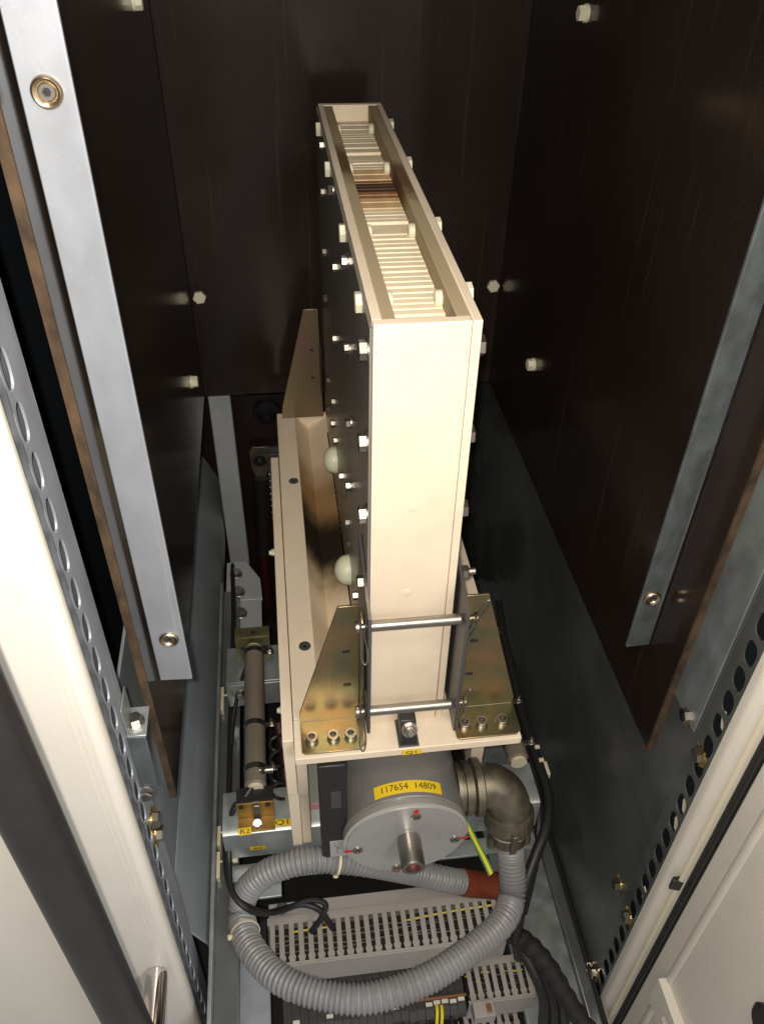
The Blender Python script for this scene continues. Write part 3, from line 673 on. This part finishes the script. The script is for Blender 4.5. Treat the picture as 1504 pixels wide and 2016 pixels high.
# ---- elbow connector
t = thing('elbow_connector', 'nickel elbow cable connector screwed into the side of the drive cylinder', 'connector', (.28, .05, -.22))
m = MB(); m.lathe([(0, .040), (.006, .040), (.007, .036), (.011, .036), (.012, .041), (.020, .041), (.021, .037), (.024, .037)], (.236, .055, -.200), (1, 0, 0), 40); m.build('flange_ring', M['nickel'], t)
m = MB(); m.lathe([(0, .034), (.003, .0435), (.013, .0435), (.016, .036)], (.2605, .055, -.200), (1, 0, 0), 40); m.build('lock_ring', M['nickel'], t)
m = MB(); pts = [(.274, .055, -.200), (.292, .054, -.200), (.307, .048, -.207), (.316, .040, -.222), (.319, .034, -.238)]
m.tube(pts, .033, 32, sub=8, radf=lambda k, n_: .034 - .001 * math.sin(k / n_ * 3)); m.build('elbow_body', M['nickel'], t)
ax = V((.012, -.30, -.95)).normalized(); o_ = V((.319, .0345, -.236))
m = MB(); kn = [];
m.lathe([(0, .034), (.002, .0385), (.026, .0385), (.030, .036), (.036, .034)], o_, ax, 28, phase=.1); cn = m.build('coupling_nut', M['nickel'], t, smooth=12)
m = MB(); m.lathe([(.036, .030), (.041, .031), (.044, .028)], o_, ax, 36); m.build('bright_ring', M['alu'], t)
m = MB()
for s_ in (-1, 1):
    c = o_ + ax * .055 + V((s_ * .028, -.004, 0)); m.lathe([(-.008, .007), (.012, .007), (.014, .005)], c, ax, 14)
m.lathe([(.044, .0275), (.062, .0275)], o_, ax, 30)
m.build('saddle_clamp', M['nickel'], t)
m = MB(); q = o_ + ax * .020 + V((0, -.0365, .006)); m.box(q.x - .005, q.x + .005, q.y - .006, q.y + .002, q.z - .040, q.z + .010); m.build('clamp_tongue', M['nickel'], t, bevel=.001)

# ---- corrugated hose
hp = [V(p) for p in [(.322, .018, -.292), (.327, .004, -.335), (.324, -.035, -.380), (.295, -.078, -.372), (.243, -.113, -.361), (.158, -.153, -.352), (.061, -.166, -.350), (-.038, -.130, -.354),
      (-.090, -.062, -.382), (-.103, -.010, -.402), (-.100, .012, -.385), (-.080, .018, -.347), (-.046, .020, -.316), (.001, .020, -.300), (.040, .020, -.305), (.096, .022, -.330), (.164, .026, -.380), (.234, .028, -.432), (.275, .030, -.458)]]
t = thing('corrugated_hose', 'grey corrugated cable hose looping from the elbow connector in front of the ducts', 'hose', (.3, 0, -.3))
pp = resample(spline(hp, 24), .00145)
RH = .0215
m = MB(); m.tube(pp, RH, 24, sub=1, radf=lambda k, n_: RH - (.0, .0006, .0030, .0034, .0012)[k % 5] + .0006 * math.sin(k * .031) + .0003 * math.sin(k * .61)); m.build('corrugated_tube', M['hose'], t, smooth=60)
m = MB(); m.tube([(.262, .0295, -.450), (.276, .030, -.459), (.300, .032, -.473), (.328, .034, -.488)], .0225, 24, sub=4); m.build('end_sleeve', M['shrink'], t)
def ring(p, tdir, r, mm, name, par, hd_dir):
    g_ = MB(); tdir = V(tdir).normalized(); g_.lathe([(-.002, r), (-.002, r + .0012), (.002, r + .0012), (.002, r)], p, tdir, 28, cap=False)
    q = V(p) + V(hd_dir).normalized() * (r + .003); g_.lathe([(-.004, .0035), (-.003, .0045), (.003, .0045), (.004, .0035)], q, hd_dir, 10)
    return g_.build(name, mm, par)
ring((-.0975, -.037, -.392), (-.2, .8, -.35), .0218, M['cream'], 'cable_tie', t, (-.85, -.3, .3))
ring((.050, .020, -.3085), (1, .03, -.3), .0218, M['cream'], 'cable_tie', t, (-.1, -.5, -.8))

# ---- earth strap
t = thing('earth_strap', 'short green and yellow striped earth strap hanging below the elbow', 'earth strap', (.27, .05, -.3))
P0 = [V((.262, .078, -.318)), V((.268, .062, -.328)), V((.276, .036, -.333)), V((.286, .004, -.338)), V((.291, -.014, -.342))]
PS = spline(P0, 6); W_ = V((.85, .45, .1)).normalized() * .0055
for k, (f0, f1, mm) in enumerate(((-1, -.45, 'green'), (-.45, .45, 'eyellow'), (.45, 1, 'green'))):
    g_ = MB(); vs = []
    for p in PS: vs += [p + W_ * f0, p + W_ * f1, p + W_ * f0 - V((0, 0, .002)), p + W_ * f1 - V((0, 0, .002))]
    fs = []
    for i in range(len(PS) - 1):
        a_ = 4 * i; c_ = a_ + 4
        fs += [(a_, a_ + 1, c_ + 1, c_), (a_ + 2, c_ + 2, c_ + 3, a_ + 3), (a_, c_, c_ + 2, a_ + 2), (a_ + 1, a_ + 3, c_ + 3, c_ + 1)]
    g_.add(vs, fs); g_.build('stripe', M[mm], t)

# ================================================================== BEAM, RESISTORS
t = thing('cross_beam', 'galvanised cross beam under the breaker with small yellow tapes', 'beam', (.12, .1, -.36))
b = MB(); b.prism([(.075, -.372), (.0745, -.312), (.0765, -.304), (.084, -.300), (.150, -.300), (.150, -.372)], 'x', -.125, .390); b.build('channel', M['galv'], t, smooth=40)
b = MB(); b.box(-.125, .390, .045, .0735, -.398, -.392); b.build('lower_lip', M['galv'], t, bevel=.001)
b = MB(); b.box(-.112, -.04, .020, .072, -.4100, -.404); b.build('foot_plate', M['galv'], t, bevel=.001)
hb2 = bolt_mesh('hex_bolt', .0115, .009, M['steel'], .015, .002); place(hb2, 'hex_bolt', t, (-.097, .048, -.4038), (0, 0, 1), .2)
label_part(t, (-.0300, .087, -.2997), (1, 0, 0), (0, 1, 0), .026, .012, 'Q1', .0125, stretch=1.5)
label_part(t, (-.0730, .0738, -.345), (1, 0, 0), (0, .0, 1), .025, .010, 'R2', .0095, stretch=1.4)

def resistor(x0, lab, flip=1, ends=True):
    t = thing('tube_resistor', lab, 'resistor', (x0, .25, -.25), 'tube resistors beside the breaker')
    m = MB(); m.lathe([(0, .014), (.003, .0175), (.285, .0175), (.288, .014)], (x0, .125, -.252), (0, 1, 0), 28); m.build('wound_tube', M['ceramic'], t)
    for y in (.120, .408):
        m = MB(); m.lathe([(0, .0135), (.008, .0135)], (x0, y, -.252), (0, 1, 0), 24); m.build('end_cap', M['cream'], t)
    for y in (.150, .235, .395):
        m = MB(); m.lathe([(0, .0178), (0, .0186), (.010, .0186), (.010, .0178)], (x0, y, -.252), (0, 1, 0), 28, cap=False)
        m.box(x0 + flip * .016 if flip > 0 else x0 - .036, x0 + .036 if flip > 0 else x0 - .016, y + .001, y + .009, -.250, -.247); cl_ = m.build('band_clamp', M['steel'], t)
        place(bolt_mesh('clamp_screw', .0055, .005, M['steel'], .0065, .001, .008, .0028), 'clamp_screw', cl_, (x0 + flip * .029, y + .005, -.247), (0, 0, 1))
    if not ends: return t
    g_ = MB(); g_.box(x0 - .031, x0 + .027, .100, .103, -.299, -.256); g_.box(x0 - .031, x0 + .027, .076, .100, -.2995, -.2965)
    br = g_.build('end_bracket', M['zinc'], t, bevel=.0006)
    g_ = MB(); g_.box(x0 - .030, x0 + .027, .0995, .124, -.252, -.2495); g_.build('dark_shelf', M['black'], br)
    for dx in (-.024, .018):
        g_ = MB(); g_.box(x0 + dx - .004, x0 + dx + .004, .0988, .0997, -.268, -.258); g_.build('square_hole', M['black'], br)
    g_ = MB(); g_.box(x0 - .006, x0 + .006, .094, .0995, -.292, -.256); g_.build('tongue', M['steel'], br, bevel=.0008)
    place(bolt_mesh('round_screw', .006, .005, M['galvdark'], .007, .001), 'round_screw', br, (x0 - .001, .088, -.2962), (0, -.5, .85))
    g_ = MB(); g_.box(x0 - .034, x0 + .030, .425, .428, -.299, -.235); g_.box(x0 - .034, x0 + .030, .428, .452, -.238, -.235); rb = g_.build('rear_bracket', M['olive'], t, bevel=.0006)
    for dx in (-.022, .0, .02):
        g_ = MB(); g_.lathe([(0, .004), (.0004, .004)], (x0 + dx, .438 if dx == 0 else .4248, -.2348 if dx == 0 else -.262), (0, 0, 1) if dx == 0 else (0, -1, 0), 12); g_.build('round_hole', M['black'], rb)
    return t
r1 = resistor(-.0690, 'brown tube resistor on the left with R2 tape and two black leads')
br = [c for c in r1.children if c.name.startswith('end_bracket')][0]
label_part(br, (-.0890, .0735, -.290), (1, 0, .05), (0, .55, .85), .020, .012, 'R2', .0115, stretch=1.3)
r2 = resistor(.3590, 'second brown tube resistor partly hidden to the right of the drive cylinder', ends=False)
t = thing('support_strut', 'galvanised cross strut behind the left resistor', 'strut', (-.05, .44, -.34))
b = MB(); b.box(-.125, .01, .378, .384, -.372, -.310); b.box(-.125, .01, .384, .47, -.316, -.310); b.build('angle_profile', M['galv'], t, bevel=.001)
place(hb, 'hex_bolt', t, (-.100, .3778, -.335), (0, -1, 0), .3)

# ---- rear upright and its foot
t = thing('rear_upright', 'galvanised upright channel at the back left below the panel', 'upright', (-.13, .97, -.4))
b = MB(); b.prism([(-.146, .970), (-.102, .970), (-.100, .972), (-.100, 1.0), (-.148, 1.0), (-.148, .972)], 'z', -.56, .30); b.build('channel', M['bright'], t, smooth=20)
t = thing('foot_bracket', 'galvanised foot plate with two hex bolts under the rear upright', 'bracket', (-.1, .7, -.40))
b = MB(); b.prism([(-.140, .690), (-.060, .690), (-.064, .755), (-.095, .815), (-.140, .815)], 'z', -.412, -.4045); b.build('upper_plate', M['bright'], t, bevel=.001)
b = MB(); b.box(-.135, -.062, .515, .6885, -.4115, -.405); b.build('lower_plate', M['bright'], t, bevel=.001)
for x, y in ((-.118, .775), (-.112, .715)): place(hb2, 'hex_bolt', t, (x, y, -.4044), (0, 0, 1), y)
for x, y in ((-.108, .650),): place(hb2, 'hex_bolt', t, (x, y, -.4048), (0, 0, 1), y)

# ---- cable lug, sleeve, bushing
t = thing('cable_lug', 'bolted cable lug with thick black cable behind the base', 'cable lug', (-.05, 1.09, -.33))
b = MB(); b.prism([(-.078, -.290), (-.070, -.277), (-.036, -.277), (-.029, -.290), (-.031, -.340), (-.042, -.370), (-.066, -.370), (-.076, -.340)], 'y', 1.09, 1.096); b.build('palm', M['nickel'], t, bevel=.001)
m = MB(); m.lathe([(0, .0165), (.003, .0165), (.003, .011), (.010, .010)], (-.0535, 1.0895, -.318), (0, -1, 0), 24); b_ = m.build('hole_ring', M['black'], t)
m = MB(); m.lathe([(0, .006), (.003, .004)], (-.0535, 1.079, -.309), (0, -1, 0), 10); m.build('glint_screw', M['brass'], b_)
m = MB(); m.tube([(-.055, 1.085, -.366), (-.058, 1.082, -.45), (-.063, 1.075, -.57), (-.067, 1.07, -.615)], .020, 18, sub=5); m.build('heat_shrink', M['cable'], t)
m = MB(); m.tube([(-.067, 1.07, -.613), (-.069, 1.06, -.70), (-.066, 1.05, -.80)], .016, 14, sub=4); m.build('red_cable', M['darkred'], t)
t = thing('bushing', 'dark round bushing on the maroon back wall left of the base', 'bushing', (-.03, 1.1, -.17))
b = MB(); b.prism([(-.075, -.135), (.03, -.135), (.03, -.262), (-.045, -.262), (-.075, -.235)], 'y', 1.105, 1.118); b.build('maroon_plate', M['maroon'], t)
m = MB(); m.lathe([(0, .033), (.012, .031), (.014, .021), (.004, .019)], (-.026, 1.104, -.180), (0, -1, 0), 32); m.lathe([(.004, .0195), (.006, .0001)], (-.026, 1.104, -.180), (0, -1, 0), 32, mi=1, cap=False); m.build('ring', [M['bush'], M['bush']], t)

# ---- inductive-looking coil lead and red bundle beside the resistor
t = thing('coiled_lead', 'black coiled lead hanging beside the left resistor', 'cable', (-.03, .2, -.3))
cp = []
for k in range(60):
    a = k * .42; cp.append((-.036 + .010 * math.cos(a), .240 - k * .0020, -.285 + .010 * math.sin(a)))
m = MB(); m.tube(cp, .0030, 8, sub=2); m.build('coil', M['cable'], t)
m = MB(); m.tube([(-.03, .28, -.30), (-.022, .24, -.33), (-.02, .19, -.36), (-.01, .15, -.40)], .011, 10, sub=5); tag(m.build('red_cable', M['darkred']), 'dark red cable running down in shadow behind the left resistor', 'cable')

# ---- black cables
m = MB(); m.tube([(-.128, .84, -.44), (-.126, .79, -.40), (-.121, .631, -.384), (-.122, .491, -.385), (-.124, .367, -.385), (-.1245, .256, -.385), (-.1255, .157, -.385), (-.1275, .128, -.386), (-.1283, .0796, -.378), (-.1215, .0353, -.366), (-.1075, .003, -.3605), (-.084, -.0125, -.370), (-.057, -.0051, -.405), (-.0296, .0122, -.432), (.0039, .0245, -.440), (.0285, .0195, -.450), (.0202, .0052, -.468), (.0019, -.0054, -.490)], .0050, 10, sub=8)
tag(m.build('black_cable', M['cable']), 'long thin black cable tied along the left profile and curling over the upper duct', 'cable')
m = MB(); m.tube([(-.040, .150, -.246), (-.055, .148, -.240), (-.0879, .1094, -.255), (-.1071, .1147, -.290), (-.1172, .0962, -.330), (-.1205, .060, -.358), (-.115, .012, -.350), (-.094, -.014, -.358), (-.070, -.011, -.390), (-.0458, .0064, -.425), (-.0087, .0186, -.440), (.0197, .0121, -.455), (.0385, -.0030, -.492)], .0050, 10, sub=8)
o = tag(m.build('black_cable', M['cable']), 'black lead from the near resistor clamp bending down to the hose', 'cable')
m = MB(); m.lathe([(0, .006), (.022, .006)], (-.062, .148, -.241), (1, .03, -.1), 12); m.build('ferrule', M['steel'], o)
m = MB(); m.tube([(-.042, .402, -.240), (-.066, .408, -.252), (-.092, .396, -.30), (-.114, .36, -.36), (-.122, .30, -.386)], .0038, 8, sub=6)
tag(m.build('black_cable', M['cable']), 'thin black lead bending from the far resistor clamp to the left profile', 'cable')
for k, (y, ln) in enumerate(((.412, .055), (.126, .035), (.075, .045))):
    t = thing('tie_mount', ('farthest pale cable tie mount on the left profile', 'middle pale cable tie mount beside the R2 bracket', 'nearest pale cable tie mount below the R2 bracket')[k], 'cable tie mount', (-.138, y, -.40), 'cable tie mounts')
    b = MB(); b.box(-.1435, -.1375, y - ln / 2, y + ln / 2, -.4035, -.386); b.build('base', M['cream'], t, bevel=.001)
    b = MB(); b.lathe([(-.004, .0045), (.004, .0045)], (-.112, y, -.379), (1, 0, 0), 10); b.box(-.1375, -.113, y - .0015, y + .0015, -.3795, -.3775); b.build('tie', M['cream'], t)
m = MB(); m.tube([(.428, .50, -.34), (.424, .363, -.352), (.420, .268, -.352), (.421, .191, -.352), (.422, .120, -.352), (.405, .065, -.356), (.378, .024, -.37), (.352, -.016, -.40), (.335, -.060, -.46), (.345, -.07, -.53)], .0090, 12, sub=8)
tag(m.build('black_cable', M['cable']), 'thick black cable running down the right side past the elbow connector', 'cable')
m = MB(); m.tube([(.46, .62, -.40), (.44, .43, -.42), (.433, .30, -.42), (.430, .2, -.425), (.42, .12, -.44), (.40, .06, -.48), (.37, .0, -.53)], .0075, 10, sub=8)
tag(m.build('black_cable', M['cable']), 'second black cable lower along the right side ledge', 'cable')
t = thing('tie_mount', 'pale cable tie mount on the right holding the black cables', 'cable tie mount', (.43, .17, -.36))
b = MB(); b.box(.432, .438, .155, .182, -.38, -.352); b.build('base', M['cream'], t, bevel=.001)
for y in (.178, .205):
    b = MB(); b.lathe([(-.004, .004), (.004, .004)], (.425, y, -.341), (1, 0, 0), 10); b.build('tie', M['cream'], t)
bp_ = [V(p) for p in [(.318, -.02, -.50), (.342, -.058, -.482), (.360, -.085, -.472), (.378, -.116, -.476), (.392, -.152, -.482), (.410, -.19, -.49), (.44, -.235, -.50)]]
m = MB(); m.tube(bp_, .015, 14, sub=10, radf=lambda k, n_: .0175 - .004 * k / n_ + .0012 * math.sin(k * 1.1)); tag(m.build('braided_bundle', M['braid']), 'fuzzy black braided cable bundle at lower right over the grey ledge', 'cable bundle')
for k in range(3):
    m = MB(); m.tube([(.300 + k * .012, .05 - k * .01, -.55), (.318 + k * .008, .0, -.52), (.332 + k * .01, -.045, -.492 - k * .006), (.352 + k * .012, -.088, -.50), (.372 + k * .014, -.13, -.54), (.378 + k * .018, -.15, -.62)], .0095, 10, sub=6)
    tag(m.build('black_cable', M['cable']), ('black cable hugging the inner side of the braided bundle', 'black cable sagging just beneath the braided bundle', 'outermost black cable under the braided bundle')[k], 'cable')

# ================================================================== DUCTS AND TERMINALS
t = thing('mounting_plate', 'pale grey upright mounting plate behind the slotted ducts', 'mounting plate', (.14, .05, -.55))
b = MB(); b.box(-.068, .330, .030, .058, -.80, -.508); b.build('plate', M['duct'], t, bevel=.002)
b = MB(); b.lathe([(0, .010), (.006, .010), (.008, .008)], (-.044, .046, -.508), (0, 0, 1), 16); b.build('knob', M['galvdark'], t)
def duct(x0, x1, y0, y1, z0, z1, pitch, lab, cover=True):
    t = thing('cable_duct', lab, 'cable duct', ((x0 + x1) / 2, (y0 + y1) / 2, z0), 'slotted cable ducts')
    b = MB(); b.box(x0, x1, y1 - .003, y1, z0, z1); b.build('duct_back', M['duct'], t)
    b = MB(); b.box(x0, x1, y1 - .0125, y1 - .0032, z1 - .0020, z1); b.build('root_strip', M['duct'], t)
    n = int(round((x1 - x0) / pitch)); f = MB()
    wd = pitch * .265; yb = y1 - .0126; ye = y0 + .0030
    f.add([(-wd, yb, 0), (wd, yb, 0), (wd, ye + .012, 0), (wd * 1.42, ye + .010, 0), (wd * 1.42, ye + .007, 0), (wd * 1.15, ye + .0045, 0), (wd * 1.15, ye, 0), (-wd * 1.15, ye, 0), (-wd * 1.15, ye + .0045, 0), (-wd * 1.42, ye + .007, 0), (-wd * 1.42, ye + .010, 0), (-wd, ye + .012, 0)] +
          [(-wd, yb, -.002), (wd, yb, -.002), (wd, ye + .012, -.002), (wd * 1.42, ye + .010, -.002), (wd * 1.42, ye + .007, -.002), (wd * 1.15, ye + .0045, -.002), (wd * 1.15, ye, -.002), (-wd * 1.15, ye, -.002), (-wd * 1.15, ye + .0045, -.002), (-wd * 1.42, ye + .007, -.002), (-wd * 1.42, ye + .010, -.002), (-wd, ye + .012, -.002)],
          [tuple(range(12)), tuple(range(12, 24))[::-1]] + [(i, (i + 1) % 12, 12 + (i + 1) % 12, 12 + i) for i in range(12)])
    me = f.mesh('finger', M['duct'], 20)
    for k in range(n):
        o = bpy.data.objects.new('finger', me); COL.objects.link(o); o.parent = t
        o.location = V((x0 + pitch * (k + .5) + random.uniform(-.0005, .0005), 0, z1 + random.uniform(-.0008, .0004))) - WL[t.name].translation; o.rotation_euler.z = random.uniform(-.012, .012)
    for k in (0,):
        b = MB(); b.box(x0, x1, yb, ye, z0, z0 + .002)
        b.build('lower_side', M['duct'], t)
        b = MB(); b.box(x0 + .002, x1 - .002, ye + .003, yb - .001, z0 + .003, z1 - .016); b.build('dark_liner', M['cable'], t)  # black box added as the shade inside the duct, darkens the slots
    b = MB(); b.box(x0 - .001, x1 + .001, y0 - .0025, y0, z0 - .002, z1 + .0012); b.box(x0 - .001, x1 + .001, y0 + .0002, y0 + .004, z1 + .0002, z1 + .0012); b.build('cover', M['duct'], t, bevel=.0004)
    # wires lying inside
    for j, mm in enumerate(('eyellow', 'cable', 'cable', 'black', 'cable')):
        b = MB(); yy = y1 - .020 - j * .008
        b.tube([(x0 + .004 + (x1 - x0 - .008) * q / 6, yy + random.uniform(-.004, .004), z1 - .007 - random.random() * (.018 if j == 0 else .010)) for q in range(7)], .0019 if j == 0 else .0030, 6, sub=6)
        b.build('inner_wire', M[mm], t)
    return t
duct(-.070, .325, -.049, .0295, -.565, -.500, .0158, 'long pale slotted cable duct inside the hose loop')
duct(.262, .377, -.100, -.030, -.680, -.620, .0150, 'short lower slotted cable duct right of the terminal blocks')
duct(.262, .372, -.110, -.055, -.800, -.742, .0150, 'lowest slotted cable duct at the bottom edge of the photo')
b = MB(); b.prism([(-.0715, .030), (-.082, .026), (-.086, -.02), (-.0715, -.035)], 'z', -.57, -.498); tag(b.build('end_cover', M['black'], None, bevel=.001), 'black plastic end cover at the left end of the upper duct', 'duct cover')
t = thing('front_sheet', 'pale galvanised sheet at the bottom left beside the hose', 'steel sheet', (-.1, -.1, -.55))
b = MB(); b.box(-.143, -.070, -.35, .040, -.556, -.545); b.build('sheet', M['galvbar'], t, bevel=.002)
t = thing('side_sheet', 'pale galvanised tongue at the bottom right under the cables', 'steel sheet', (.4, -.15, -.62))
b = MB(); b.prism([(.385, -.095), (.425, -.085), (.462, -.16), (.462, -.30), (.40, -.30)], 'z', -.628, -.620); b.build('sheet', M['galv'], t, bevel=.001)

# two rows of terminal blocks
tb = MB(); tb.prism([(-.114, -.640), (-.114, -.622), (-.102, -.612), (-.084, -.612), (-.078, -.604), (-.050, -.604), (-.048, -.600), (.010, -.600), (.012, -.640)], 'x', -.0067, .0067)
tb_me = tb.mesh('block_body', M['term'], 20)
tg = MB(); tg.box(-.0056, .0056, -.0985, -.0925, -.6118, -.6100); tg_me = tg.mesh('marker_tag', M['tmark'], 0)
sc_ = MB(); sc_.lathe([(0, .003), (.001, .0028)], (0, -.030, -.5999), (0, 0, 1), 10); sc_.lathe([(0, .003), (.001, .0028)], (0, -.008, -.5999), (0, 0, 1), 10); sc_.lathe([(0, .003), (.001, .0028)], (0, -.064, -.6039), (0, 0, 1), 10); sc_me = sc_.mesh('clamp_screw', M['galv'], 30)
def terminal(x, dz, dy, lab, tagged=True):
    t = thing('terminal_block', lab, 'terminal block', (x, dy, -.62 + dz), 'terminal blocks below the duct')
    for me, nm in ((tb_me, 'block_body'), (tg_me, 'marker_tag'), (sc_me, 'clamp_screw')):
        if nm == 'marker_tag' and not tagged: continue
        o = bpy.data.objects.new(nm, me); COL.objects.link(o); o.parent = t; o.location = (0, 0, .62)
    return t
for k in range(22):
    terminal(-.046 + k * .0140, random.uniform(-.002, .002), random.uniform(-.002, .002), 'narrow dark grey terminal block in the row between the ducts', k % 4 == 1 or k > 16)
m = MB(); m.box(.165, .258, -.0905, -.0865, -.6118, -.6085); tag(m.build('copper_bridge', M['copper']), 'thin copper bridge strip lying across the terminal blocks', 'bridge strip')
for k, (x, y) in enumerate(((.205, -.104), (.213, -.106))):
    m = MB(); m.tube([(x, y + .006, -.612), (x - .001, y - .006, -.612), (x - .004, y - .022, -.630), (x - .006, y - .035, -.68)], .0028, 8, sub=6)
    tag(m.build('yellow_wire', M['eyellow']), ('left yellow wire of the pair leaving the terminal blocks', 'right yellow wire of the pair leaving the terminal blocks')[k], 'wire', 'yellow wires at the terminals')
m = MB(); m.tube([(-.004, -.040, -.602), (-.003, -.052, -.598), (-.003, -.066, -.602)], .0030, 8, sub=5); tag(m.build('yellow_wire', M['eyellow']), 'single short yellow wire end among the left terminal blocks', 'wire')
for k in range(14):
    x = -.03 + k * .02 + random.uniform(-.004, .004)
    m = MB(); m.tube([(x, -.1145, -.628), (x + random.uniform(-.003, .003), -.119, -.634), (x + random.uniform(-.01, .01), -.128, -.67), (x + random.uniform(-.01, .01), -.135, -.74)], .0024, 6, sub=5)
    tag(m.build('control_wire', M['cable']), 'thin black control wire dropping from the front of the terminal blocks', 'wire', 'control wires from the terminals')
t = thing('relay_socket', 'grey relay socket between the terminals and the short lower duct', 'relay', (.255, -.07, -.62))
b = MB(); b.box(.264, .300, -.1295, -.104, -.628, -.600); b.build('base', M['duct'], t, bevel=.001)
b = MB(); b.box(.286, .294, -.125, -.112, -.5995, -.594); b.build('orange_tab', M['copper'], t, bevel=.0005)
t = thing('roller_foot', 'dark grey round foot at the bottom right corner of the open door', 'foot', (.5, -.33, -.1))
m = MB(); m.lathe([(0, .022), (.010, .024), (.014, .020)], (.5175, -.336, -.105), (-1, 0, 0), 28); m.build('disc', M['blackgrey'], t)
